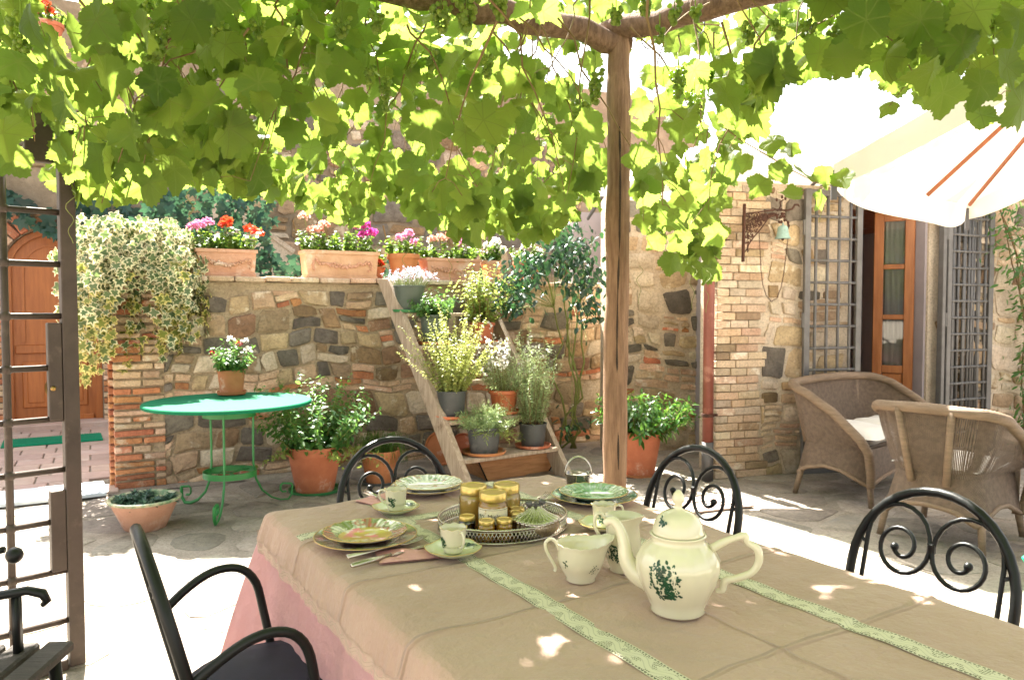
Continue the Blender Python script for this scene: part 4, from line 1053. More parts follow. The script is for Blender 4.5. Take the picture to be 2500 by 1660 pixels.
# wooden trough under the ladder and saucers leaning behind it
tp = G(1245, 1165); tr_ = thing('wooden_trough', 'old flared wooden trough under the ladder', 'trough', (tp.x, tp.y + .1, 0), R(33))
ha, hb, ht = .40, .17, .17
def flare(x, y, z): k = .74 + .26 * z / ht; return V((x * k, y * k, z))
for nm, a, c in (('side_board', (-ha, -hb), (ha, -hb)), ('side_board', (ha, hb), (-ha, hb)), ('end_board', (ha, -hb), (ha, hb)), ('end_board', (-ha, hb), (-ha, -hb))):
    b = MB(); A0, A1, A2, A3 = flare(*a, .0), flare(*c, .0), flare(*c, ht), flare(*a, ht); cen = V((0, 0, ht / 2)); nn = (A1 - A0).cross(A3 - A0).normalized() * -.016
    b.add([A0, A1, A2, A3, A0 + nn, A1 + nn, A2 + nn, A3 + nn], [(0, 1, 2, 3), (7, 6, 5, 4), (0, 4, 5, 1), (1, 5, 6, 2), (2, 6, 7, 3), (3, 7, 4, 0)]); b.build(nm, 'wood_crate', tr_)
b = MB(); b.box((0, 0, .012), (2 * ha * .74, 2 * hb * .74, .02)); b.build('base', 'wood_crate', tr_)
b = MB(); b.tube([flare(-ha, -hb, ht), flare(-ha, -hb, 0)], .006, 6); b.tube([flare(ha, -hb, ht), flare(ha, -hb, 0)], .006, 6); b.build('corner_strap', 'iron_black', tr_)
for x, y, r, lab in ((1062, 1165, .15, 'large terracotta saucer leaning behind the ladder foot'), (1120, 1150, .12, 'smaller terracotta saucer leaning behind the ladder')):
    p = G(x, y) + V((0, .45, 0)); b = MB(); b.lathe([(r * .8, 0), (r * .97, .01), (r, .035), (r * .95, .035), (r * .85, .012), (.001, .012)], 28)
    tag(b.build('clay_saucer', 'terracotta', None, 40, loc=(p.x, p.y, r * .97), rot=(R(75), 0, R(20))), lab, 'saucer')

# ------------------------------------------------------------ planters on the wall
CT = 1.611
G_P = 'terracotta planters on the garden wall'
def tpos(x):
    """place along the wall that the photograph shows at column x"""
    k = (x - 1250) / FPX; o = WALL0 - WN * .15; return (k * o.y - o.x) / (WX.x - k * WX.y)
def geranium(root, hw, hd, z, n, seed, hh=.17, stem=.22):
    st = []
    rd = random.Random(seed)
    for k in range(n):
        p0 = V((rd.uniform(-hw, hw) * .85, rd.uniform(-hd, hd) * .8, z)); o = V((p0.x * .35 + rd.gauss(0, .03), p0.y * .5 + rd.gauss(0, .03), hh * rd.uniform(.5, 1.1)))
        st.append([p0, p0 + o * .5, p0 + o])
    dress(st, 9, ROUND, .05, 'leaf_geranium', root, up=.25, jit=.35, flat=.4)
def heads(root, specs):
    for m_, lst in specs.items():
        b = MB()
        for p in lst: b.tube([(p[0] * .8, p[1] * .6, p[2] - .16), (p[0] * .95, p[1], p[2] - .07), p], .003, 5)
        b.build('flower_stalk', 'stem_green', root)
        bloom(lst, 60, .038, m_, root, 'flower_head', .028)
def box_planter(x0, x1, h, label, swag=True):
    t0, t1 = tpos(x0), tpos(x1); w = (t1 - t0); t = thing('flower_planter', label, 'planter', wallpt((t0 + t1) / 2, -.13, CT), WANG, G_P)
    b = MB(); d = .21
    def ring(k, z, e=0.): return [(sx * (w / 2 * k + e), sy * (d / 2 * k + e), z) for sx, sy in ((-1, -1), (1, -1), (1, 1), (-1, 1))]
    vs = ring(.94, 0, .006) + ring(.94, .022, .006) + ring(.93, .026) + ring(.985, h * .86) + ring(.985, h * .88, .012) + ring(.985, h, .012) + ring(.985, h, -.012) + ring(.95, h - .04, -.014)
    fs = [(3, 2, 1, 0)] + [(r * 4 + k, r * 4 + (k + 1) % 4, r * 4 + 4 + (k + 1) % 4, r * 4 + 4 + k) for r in range(7) for k in range(4)] + [(28, 29, 30, 31)]
    b.add(vs, fs); b.build('box', 'terracotta_pale', t)
    if swag:                                                             # moulded garland
        b = MB(); n = 46
        for i in range(n):
            u = -1 + 2 * i / (n - 1); b.ball((u * w * .36 + random.gauss(0, .004), -d * .485 - .006, h * (.62 - .2 * (1 - u * u)) + random.gauss(0, .01)), random.uniform(.008, .014), 6, 4)
        for sx in (-1, 1):
            for i in range(8): b.ball((sx * w * .39 + random.gauss(0, .008), -d * .485 - .004, h * (.3 + .045 * i)), .010, 6, 4)
        b.build('garland_relief', 'terracotta_pale', t, True)
    b = MB(); b.box((0, 0, h - .05), (w * .9, d * .85, .02)); b.build('soil', 'soil', t)
    return t, w, d
t, w, d = box_planter(478, 622, .215, 'terracotta box planter with pink and red geraniums beside the ivy'); geranium(t, w / 2, d / 2, .18, 64, 1, .2)
heads(t, {'petal_pink': [(-.2, -.02, .40), (-.13, .0, .42), (-.24, 0, .38)], 'petal_red': [(.0, .0, .41), (.19, -.03, .385), (.26, .02, .36), (.02, .04, .45)]})
t, w, d = box_planter(738, 915, .235, 'long terracotta box planter with salmon and magenta geraniums'); geranium(t, w / 2, d / 2, .2, 84, 2, .2)
heads(t, {'petal_salmon': [(-.3, 0, .52), (-.24, -.04, .40), (-.18, 0, .41), (-.12, .03, .46), (.1, .03, .55)], 'petal_magenta': [(.17, -.02, .45), (.23, .0, .47), (.27, -.03, .40), (.2, -.05, .38), (.31, .02, .41)]})
t, w, d = box_planter(1030, 1160, .205, 'smaller terracotta box planter with pale pink geraniums behind the lavender'); geranium(t, w / 2, d / 2, .17, 54, 3, .2)
heads(t, {'petal_salmon': [(-.18, -.02, .37), (-.1, 0, .39), (.0, .02, .41)], 'petal_pink': [(.12, 0, .36)]})
for x, rr, hh, mm, lab, fl in ((983, .145, .22, 'terracotta', 'round terracotta flowerpot between the two box planters', 'petal_pink'), (1285, .15, .2, 'terracotta', 'reddish round flowerpot at the far end of the garden wall', 'petal_white'), (1195, .10, .2, 'terracotta_pale', 'pale round flowerpot on the wall behind the oregano', 'petal_white')):
    t = thing('wall_flowerpot', lab, 'potted plant', wallpt(tpos(x), -.12, CT), 0, 'round flowerpots on the garden wall'); z = pot(t, rr, hh, 'clay', mm, True, ('plastic_terracotta', 1.15) if x == 983 else None)
    geranium(t, rr * .9, rr * .9, z, 26, int(x)); heads(t, {fl: [(.05, -.03, z + .2), (.1, 0, z + .12), (-.02, .0, z + .17)]})
p = wallpt(tpos(925), -.24, CT); t = thing('red_geranium', 'small red geranium tucked behind the wall planters', 'potted plant', p); z = pot(t, .09, .12, 'clay', 'terracotta'); geranium(t, .08, .08, z, 14, 77); heads(t, {'petal_red': [(0, -.03, z + .06), (.04, -.05, z + .04), (-.03, -.04, z + .02)]})

# ------------------------------------------------------------ variegated ivy over the wall end
ip = wallpt(.16, -.12, CT); ivy = thing('variegated_ivy', 'cream edged ivy spilling from an urn over the wall end', 'potted plant', ip, WANG)
b = MB(); b.lathe([(.12, 0), (.13, .01), (.1, .03), (.17, .16), (.2, .24), (.22, .26), (.215, .275), (.19, .275), (.17, .24), (.002, .22)], 28); b.build('urn', 'terracotta_pale', ivy, 40)
P = []; T = []; Nn = []; S = []; P2 = []; T2 = []; N2 = []; S2 = []
ir = random.Random(9); ib = MB()
for k in range(135):
    a = ir.uniform(0, 2 * pi); front = -sin(a)
    if ir.random() < .35: a = ir.uniform(pi, 2 * pi)
    rr = ir.uniform(.05, .2); x, y = rr * cos(a), rr * sin(a); z = .25
    ln = ir.uniform(.25, .62) if ir.random() < .35 else ir.uniform(.6, 1.3)
    if cos(a) > .2: ln *= .8
    if abs(cos(a)) < .33 and sin(a) < 0: ln = min(ln, ir.uniform(.2, .42))
    out = ir.uniform(.14, .34) * (1.1 if cos(a) > .3 else (1.15 if cos(a) < -.3 else 1.)); pts = []
    for i in range(15):
        t_ = i / 14; ro = rr + out * (1 - math.exp(-4 * t_)); zz = z + .11 * sin(min(1, t_ * 3.2) * pi) * ir.uniform(.8, 1.2) - ln * max(0, t_ - .14) ** 1.1
        px, py = ro * cos(a) + .03 * sin(5 * t_ + k), ro * sin(a) + .02 * cos(4 * t_ + k)
        if zz < -.02 and py > -.13 and px > -.12: py = -.13 - .02 * ir.random()   # hangs down the wall's face
        pts.append(V((px, py, zz)))
    ib.tube(pts, .0022, 4, caps=False)
    for i in range(int(ln * 24) + 6):
        t_ = (i + ir.random()) / (int(ln * 24) + 6); q = t_ * 14; j = min(int(q), 13); p = pts[j].lerp(pts[j + 1], q - j)
        on = V((cos(a), sin(a) - .5, .25)); p = p + V((ir.gauss(0, .026), ir.gauss(0, .02), ir.gauss(0, .022))) + on * .02
        tip = V((ir.gauss(0, .6), ir.gauss(0, .4) - .2, -1)); nn = on + V([ir.gauss(0, .35) for _ in range(3)]); s_ = ir.uniform(.04, .075)
        low = (.25 - p.z) / 1.0 + ir.gauss(0, .25)
        if low > .62: P2.append(p); T2.append(tip); N2.append(nn); S2.append(s_)
        else: P.append(p); T.append(tip); Nn.append(nn); S.append(s_)
ib.build('stems', 'stem', ivy)['kind'] = 'stuff'
foliage('foliage', STAR, P, T, Nn, S, 'leaf_ivy', ivy); foliage('yellowing_foliage', STAR, P2, T2, N2, S2, 'leaf_ivy_yellow', ivy)

# ------------------------------------------------------------ climbers behind: dark creeper on the rear building
def creeper(name, label, n, area, mat_, size, tpls, stems=8, cat='climbing plant'):
    """area(): point and outward direction"""
    t = thing(name, label, cat, area()[0]); o0 = V(t.location)
    P = []; T = []; Nn = []; S = []
    for _ in range(n):
        p, nn = area(); P.append(p - o0); T.append(V((random.gauss(0, .5), random.gauss(0, .2), -1))); Nn.append(nn * .9 + V((0, 0, .4)) + V([random.gauss(0, .28) for _ in range(3)])); S.append(size * random.uniform(.55, 1.25))
    foliage('foliage', tpls, P, T, Nn, S, mat_, t)
    return t, o0
def cr1():
    while 1:
        u = random.uniform(-1.2, 3.4); z = random.uniform(1.0, 3.0)
        top = (2.35 + .3 * sin(u * 1.7 + .5) - (.4 if u < .2 else 0)) if u < 1.25 else 1.85
        low = 1.9 if u < .35 else .8
        if low < z < top: break
    p = wallpt(u + .1, -(.75 + .35 * random.random()), z); return p, WN
t, o0 = creeper('creeper_hedge', 'dark blue green creeper growing behind the wall planters', 1500, cr1, 'leaf_creeper', .085, STAR)
b = MB()
for k in range(10): u = .4 + k * .3; b.tube([wallpt(u + .06 * sin(i), -1.05, i * .22) - o0 for i in range(11)], .008, 5)
b.build('stems', 'stem', t)
# creeper over the arch of the door
def cr2():
    u = random.uniform(-1.1, .9); z = 2.28 + .3 * random.random() + .12 * sin(u * 6) + (.25 if u < -.7 else 0); return rear.matrix_basis @ V((u - .3, -.1 - .1 * random.random(), z)), WN
t, o0 = creeper('door_creeper', 'dark creeper hanging over the arched doorway', 110, cr2, 'leaf_creeper', .12, STAR)
b = MB(); b.tube([(rear.matrix_basis @ V((-1.5 + .22 * i, -.08, 2.4 + .05 * sin(i))) - o0) for i in range(10)], .008, 5); b.build('stems', 'stem', t)
# red geranium high on the rear building, seen through the vine
gp = Q(132, 120, 8.1); t = thing('hanging_geranium', 'red geranium in a bracket pot high on the rear building', 'potted plant', gp); z = pot(t, .16, .22, 'clay', 'terracotta')
geranium(t, .16, .16, z, 30, 5); heads(t, {'petal_red': [(0, -.1, .36), (.06, -.12, .38), (-.05, -.1, .34), (.1, -.1, .3), (-.02, -.12, .28)]})
b = MB(); b.bar((0, -.02, -.02), (-.17, .32, -.02), .05, .03); b.bar((0, 0, -.03), (-.17, .32, -.3), .03, .03); b.build('bracket', 'iron_black', t)

# climbing rose by the ladder
rp = G(1395, 1098); rose = thing('climbing_rose', 'dark leaved climbing rose on bare canes beside the ladder', 'climbing plant', rp)
st = []; rr_ = random.Random(3)
for (x, dz) in ((1372, 1.9), (1395, 2.0), (1420, 1.8), (1405, 1.6), (1380, 1.5)):
    q = Q(x + rr_.uniform(-60, 40), 660, 6.95) - rp; st.append([V((rr_.uniform(-.1, .1), 0, 0)).lerp(q, i / 10) + V((.04 * sin(i * .8 + x), .03 * cos(i), 0)) for i in range(11)])
b = MB()
for s in st: b.tube(s, [.011 * (1.1 - .06 * i) for i in range(11)], 6)
b.build('canes', 'stem_green', rose, True)
P = []; T = []; Nn = []; S = []
for x, y, sx, sy, n in ((1270, 690, 55, 60, 260), (1235, 740, 40, 30, 110), (1380, 600, 75, 60, 330), (1420, 680, 60, 60, 220), (1330, 640, 60, 30, 150), (1440, 760, 30, 35, 60), (1390, 1040, 35, 30, 30)):
    for _ in range(n):
        p = Q(x + random.gauss(0, sx * .55), y + random.gauss(0, sy * .55), 6.75 + random.uniform(-.35, .25)) - rp
        P.append(p); T.append(V((random.gauss(0, .7), random.gauss(0, .5), -.6))); Nn.append(V((random.gauss(0, .5), -.5 + random.gauss(0, .4), .8))); S.append(random.uniform(.04, .085))
foliage('foliage', OVAL, P, T, Nn, S, 'leaf_dark', rose)
b = MB()
for k in range(40): i = random.randrange(len(P)); j = min(range(len(st)), key=lambda q: (st[q][8] - P[i]).length); b.tube([st[j][8], st[j][8].lerp(P[i], .5) + V((0, 0, .04)), P[i]], .003, 4)
b.build('twigs', 'stem_green', rose)['kind'] = 'stuff'

# jasmine on the house wall at the right edge
jt = 3.02
def jz(): return random.uniform(.15, 2.35)
jp = hpt(jt, .06, 0); jas = thing('jasmine', 'slender jasmine climbing the house wall at the right edge', 'climbing plant', jp)
def jx(z): return -.22 + .3 * sin(z * 1.3 + .3) * (z / 2.4) + .42 * (1 - z / 2.4)
b = MB()
for k in range(3): b.tube([HX * (jx(i * .16) * (.35 if i < 2 else 1) + .03 * sin(i + k * 2)) + HN * (.03 + .02 * k) + V((0, 0, i * .16)) for i in range(15)], .006, 5)
b.build('stems', 'stem', jas, True)
P = []; T = []; Nn = []; S = []
for _ in range(760):
    z = jz(); q = HX * (jx(z) + random.gauss(0, .085 + .05 * (z > 1.4))) + HN * (.04 + random.uniform(0, .12)) + V((0, 0, z)); P.append(q); T.append(V((random.gauss(0, .8), random.gauss(0, .3), -.5))); Nn.append(HN + V([random.gauss(0, .5) for _ in range(3)]) + V((0, 0, .5))); S.append(random.uniform(.035, .075))
foliage('foliage', LONG, P, T, Nn, S, 'leaf_glossy', jas)
bp_ = MB(); bp_.lathe([(.12, 0), (.17, .22), (.18, .26), (.165, .26), (.15, .2), (.002, .2)], 24); bp_.build('pot', 'terracotta', jas, 40, loc=(HX * .14 + HN * .18))

# ------------------------------------------------------------ floor pots
mp = G(765, 1203); t = thing('potted_mint', 'sprawling mint in a large terracotta pot behind the dining chair', 'potted plant', mp, .4); z = pot(t, .205, .335, 'clay', 'terracotta', True, ('plastic_green', .95))
st = sprigs(84, .16, .5, .66, .55, seed=12, z0=z - .04, steps=9); dress(st, 34, OVAL, .062, 'leaf_mint', t, up=.25, down=.2, sr=.003)
st = sprigs(18, .17, .55, .28, .5, seed=13, z0=z - .04, droop=1.4); dress(st, 18, OVAL, .05, 'leaf_oregano', t, name='drooping_shoots', up=.2, down=.3)
mp = G(925, 1182); t = thing('potted_chives', 'drooping grass like chives in a terracotta pot behind the far chair', 'potted plant', mp); z = pot(t, .155, .25, 'clay', 'terracotta', True, ('plastic_pot', 1.0))
P = []; T = []
gb_ = MB(); gr = random.Random(4)
for k in range(190):
    a = gr.uniform(0, 2 * pi); r0 = gr.uniform(0, .12); h = gr.uniform(.12, .3); o = gr.uniform(.05, .2)
    gb_.tube([(cos(a) * (r0 + o * t_), sin(a) * (r0 + o * t_), z - .02 + h * (2.4 * t_ - 2.3 * t_ * t_) - (.0 if t_ < .7 else (t_ - .7) * h * .9)) for t_ in (0, .2, .4, .6, .8, 1.)], [.0022, .0022, .002, .0018, .0014, .0006], 3, caps=False)
gb_.build('blades', 'leaf_grass', t)['kind'] = 'stuff'
mp = G(1562, 1163); t = thing('potted_gardenia', 'glossy leaved shrub in a terracotta pot right of the pergola post', 'potted plant', mp); z = pot(t, .185, .36, 'clay', 'terracotta', True, ('terracotta', .85))
st = sprigs(90, .14, .44, .42, .5, seed=15, z0=z - .04, lean=.04); dress(st, 22, LONG, .1, 'leaf_glossy', t, up=.7, jit=.3, stemmat='stem', sr=.003, t0=.2)
# glazed bowl of succulents
mp = G(345, 1293); t = thing('succulent_bowl', 'wide terracotta bowl with green glazed rim full of succulents', 'potted plant', mp)
b = MB(); b.lathe([(.115, 0), (.12, .005), (.19, .16), (.192, .168), (.185, .166), (.12, .1), (.002, .1)], 32); b.build('bowl', 'terracotta_pale', t, 40)
b = MB(); b.lathe([(.188, .166), (.208, .175), (.212, .187), (.2, .193), (.188, .187), (.17, .14), (.002, .13)], 32); b.build('rim', 'terracotta_rim', t, 40)
P = []; T = []; Nn = []; S = []
for k in range(42):
    a = random.uniform(0, 2 * pi); r = .165 * sqrt(random.random()); c = V((r * cos(a), r * sin(a), .15 + random.uniform(0, .03)))
    for j in range(22):
        q = j * 2.4; el = .2 + 1.1 * j / 22; d_ = V((cos(q) * cos(el), sin(q) * cos(el), sin(el))); P.append(c); T.append(d_); Nn.append(V((-d_.x * .3, -d_.y * .3, 1))); S.append(random.uniform(.03, .055))
foliage('foliage', LONG, P, T, Nn, S, 'leaf_succulent', t)

# ------------------------------------------------------------ green table
gc = G(556, 979, .74); gt = thing('green_bistro_table', 'round green painted metal bistro table with scrolled feet', 'table', (gc.x, gc.y, 0), R(-82))
b = MB(); RT = .535; b.lathe([(.002, .722), (RT - .02, .722), (RT - .004, .716), (RT, .722), (RT, .734), (RT - .006, .740), (.002, .740)], 72); b.build('table_top', 'green_top', gt, 40)
for zz, rr, hh in ((.655, .165, .035), (.69, .155, .012)): b = MB(); b.lathe([(rr - .004, zz - hh / 2), (rr + .004, zz - hh / 2), (rr + .004, zz + hh / 2), (rr - .004, zz + hh / 2)], 40, close=True); b.build('upper_ring', 'green_paint', gt, 30)
b = MB(); b.lathe([(.163, .235), (.171, .235), (.171, .275), (.163, .275)], 40, close=True); b.build('lower_ring', 'green_paint', gt, 30)
b = MB()
for k in range(3): a = k * 2 * pi / 3 + .5; b.bar((0, 0, .255), (cos(a) * .16, sin(a) * .16, .255), .02, .006)
b.build('spider', 'green_paint', gt)
for k in range(3):
    a = k * 2 * pi / 3; pr = [(.165, .722), (.160, .6), (.157, .45), (.158, .3), (.172, .2), (.215, .11), (.28, .05), (.345, .022), (.40, .018), (.425, .05), (.43, .11), (.425, .125), (.36, .135), (.345, .12), (.345, .09), (.36, .075), (.385, .075)]
    pts = []
    for (r0, z0_), (r1, z1_) in zip(pr, pr[1:]): pts += [((r0 + (r1 - r0) * q) , z0_ + (z1_ - z0_) * q) for q in (0, .5)]
    b = MB(); b.tube([(r * cos(a), r * sin(a), z_) for r, z_ in pts + [pr[-1]]], .0115, 6, flat=.55); b.build('leg', 'green_paint', gt, True)
rp_ = G(563, 964, .742); t = thing('potted_rose', 'miniature dark red rose in a terracotta plastic pot on the green table', 'potted plant', rp_); z = pot(t, .098, .165, 'plain', 'terracotta', True, ('terracotta', 1.02))
st = sprigs(40, .07, .17, .26, .5, seed=21, z0=z - .01); dress(st, 15, OVAL, .05, 'leaf_mint', t, up=.3, jit=.4)
bloom([(-.11, -.05, z + .13), (.06, .0, z + .2)], 26, .016, 'petal_crimson', t, 'flower_head', .02); bloom([(.1, .02, z + .22), (.0, .0, z + .23), (.13, -.02, z + .16)], 14, .02, 'petal_white', t, 'pale_bud', .022)
# ------------------------------------------------------------ downpipe
dp = hpt(-.075, .03); t = thing('downpipe', 'reddish brown rain downpipe at the corner of the house', 'pipe', dp)
b = MB(); b.tube([(0, 0, .30), (0, 0, 2.5)], .042, 16); b.build('pipe', 'copper_pipe', t, True)
b = MB(); b.tube([(0, 0, .0), (0, 0, .31)], .047, 16); b.build('cast_foot', 'zinc', t, True)
for zz in (.52, 1.75): b = MB(); b.lathe([(.043, zz - .012), (.05, zz - .012), (.05, zz + .012), (.043, zz + .012)], 20, close=True); b.box((.05, .02, zz), (.06, .02, .018)); b.build('clamp', 'rust', t)
# ------------------------------------------------------------ bell on its bracket
def hq(x, y, out):
    """point the photograph shows at x, y, in a plane parallel to the house wall"""
    o = hpt(0, out); k = (x - 1250) / FPX; t_ = (k * o.y - o.x) / (HX.x - k * HX.y); p = o + HX * t_; p.z = EYE + (HOR - y) / FPX * p.y; return p
b0_ = hq(1814, 640, .085); bell = thing('bell_bracket', 'rusty scrolled iron wall bracket with chain beside the door grille', 'bracket', b0_)
def hb_(x, y, out=.125): return hq(x, y, out) - b0_
b = MB(); b.bar(hb_(1814, 500), hb_(1812, 640), .028, .012); b.build('wall_plate', 'rust', bell)
b = MB(); b.bar(hb_(1816, 524), hb_(1905, 512), .014, .012); b.tube([hb_(1895, 518), hb_(1890, 512), hb_(1882, 510), hb_(1879, 515), hb_(1884, 518)], .004, 6); b.tube([hb_(1896, 516), hb_(1902, 505), hb_(1900, 496), hb_(1908, 490)], .006, 6)
b.tube([hb_(1900, 515), hb_(1918, 516), hb_(1930, 512), hb_(1936, 502), hb_(1944, 502), hb_(1947, 507)], [.007, .008, .008, .009, .009, .004], 7)
b.tube([hb_(1822, 614), hb_(1824, 600), hb_(1836, 582), hb_(1856, 558), hb_(1872, 535), hb_(1892, 522)], .005, 6); b.tube([hb_(1815, 618), hb_(1822, 608), hb_(1826, 612), hb_(1822, 617)], .004, 6); b.build('arm', 'rust', bell, True)
b = MB()
fr = random.Random(2)
for q in range(190):                                                          # pierced filigree
    u, w_ = fr.random(), fr.random(); xx = 1818 + u * 70; lo = 524; hi = lo + max(4, 82 * (1 - u) ** 1.5); yy = lo + w_ * (hi - lo)
    c = hb_(xx, yy); r = fr.uniform(.006, .012); a0 = fr.uniform(0, 6); b.tube([c + HX * (r * cos(a0 + s)) + V((0, 0, r * sin(a0 + s))) for s in (0, .8, 1.6, 2.4, 3.2)], .004, 5)
b.build('filigree', 'rust', bell, True)
b = MB()
for q in range(16): c = hb_(1897 + fr.uniform(-6, 16), 530 + fr.uniform(-8, 14)); b.ball(c, fr.uniform(.008, .014), 6, 4)
for x_, y_ in ((1892, 490), (1913, 487), (1905, 483), (1921, 545), (1922, 553)): b.ball(hb_(x_, y_), .010, 6, 4, (1, .4, 1.5))
b.tube([hb_(1910, 535), hb_(1918, 542), hb_(1922, 560)], .004, 6); b.build('leaf_ornament', 'rust', bell, True)
bc = hq(1908, 584, .125)
b = MB(); b.lathe([(.060, 0), (.062, .004), (.050, .02), (.042, .06), (.038, .09), (.025, .102), (.008, .106), (.006, .125)], 24); t = tag(b.build('bell', 'verdigris', None, True, loc=bc), 'blue green weathered bell hanging from the rusty bracket', 'bell')
b = MB(); b.ball((0, 0, -.004), .012); b.build('clapper', 'rust', t, True)
chain = MB(); cps = [hb_(1850, 562), hb_(1853, 610), hb_(1856, 660), hb_(1861, 695), hb_(1870, 722), hb_(1882, 736), hb_(1896, 728), hb_(1906, 700), hb_(1912, 665), hb_(1917, 620), hb_(1921, 580)]
def along(pts, step):
    out = []; acc = 0.
    for p, q in zip(pts, pts[1:]):
        L_ = (q - p).length; s = -acc
        while s + step <= L_: s += step; out.append((p + (q - p) * (s / L_), (q - p).normalized()))
        acc = L_ - s
    return out
for i, (p, d) in enumerate(along(cps, .0135)):
    w_ = d.cross(HN).normalized() if i % 2 else HN
    chain.tube([p + d * (.009 * cos(a)) + w_ * (.0045 * sin(a)) for a in np.linspace(0, 2 * pi, 7)[:-1]], .0018, 4, True)
chain.build('chain', 'rust', bell, True)

# ------------------------------------------------------------ iron door grilles
def grille(loc, rz, w, h, nv, label, dz):
    t = thing('door_grille', label, 'grille', loc, rz, 'iron grilles of the house doorway')
    for x in (0, w): b = MB(); b.box((x, 0, h / 2), (.055, .03, h), b=.003); b.build('frame_stile', 'iron_grey', t)
    for z_ in (.03, h - .03): b = MB(); b.box((w / 2, 0, z_), (w - .043, .028, .05), b=.003); b.build('frame_rail', 'iron_grey', t)
    me = MB().tube([(0, 0, .055), (0, 0, h - .055)], .0125, 8).mesh('upright_bar', 'iron_grey', True)
    for k in range(nv): link('upright_bar', me, t, ((k + .75) * w / (nv + .5), 0, 0))
    hm = MB(); hm.tube([(.02, 0, 0), (w - .02, 0, 0)], .012, 8)
    for k in range(nv): hm.ball(((k + .75) * w / (nv + .5), 0, 0), .0185, 8, 6)
    me = hm.mesh('cross_bar', 'iron_grey', True); z_ = dz * .8
    while z_ < h - .1: link('cross_bar', me, t, (0, 0, z_)); z_ += dz
    for z_ in (.35, 1.2, 1.95): b = MB(); b.tube([(-.03, .0, z_), (-.03, 0, z_ + .12)], .012, 8); b.build('hinge', 'iron_grey', t)
    return t
grille(hpt(.80, .075), HANG + R(-2), .50, 2.32, 4, 'grey iron grille leaf folded open left of the doorway', .178)
g = grille(hpt(2.27, .09), HANG + R(10), .42, 2.3, 5, 'grey iron grille leaf folded open right of the doorway', .145)
g2 = grille(hpt(2.36, .045), HANG + R(2), .46, 2.3, 5, 'darker rear iron grille leaf behind the right hand one', .145)
b = MB(); b.box((0, 0, 1.1), (.045, .05, 2.2), b=.004); b.build('gate_post', 'iron_grey', g, loc=(-.06, .02, .02))
# things inside the doorway
p = hpt(1.72, -1.5, 1.05); t = thing('framed_picture', 'dark framed picture on the wall inside the doorway', 'picture', p, HANG + R(12))
b = MB(); b.box((0, 0, .3), (.34, .03, .62), b=.006); b.build('frame', 'wood_walnut', t); b = MB(); b.box((0, -.018, .3), (.24, .006, .5)); b.build('canvas', 'picture', t)
p = hpt(1.72, -.85); t = thing('indoor_chair', 'dark wooden chair just inside the doorway', 'chair', p, HANG)
for x in (-.19, .19):
    for y, h in ((-.18, .44), (.18, .92)): b = MB(); b.box((x, y, h / 2), (.035, .035, h), b=.004); b.build('leg', 'wood_walnut', t)
b = MB(); b.box((0, 0, .455), (.44, .42, .03), b=.008); b.build('seat', 'wood_walnut', t)
for z_ in (.6, .74, .87): b = MB(); b.box((0, .18, z_), (.35, .02, .06), b=.004); b.build('back_slat', 'wood_walnut', t)

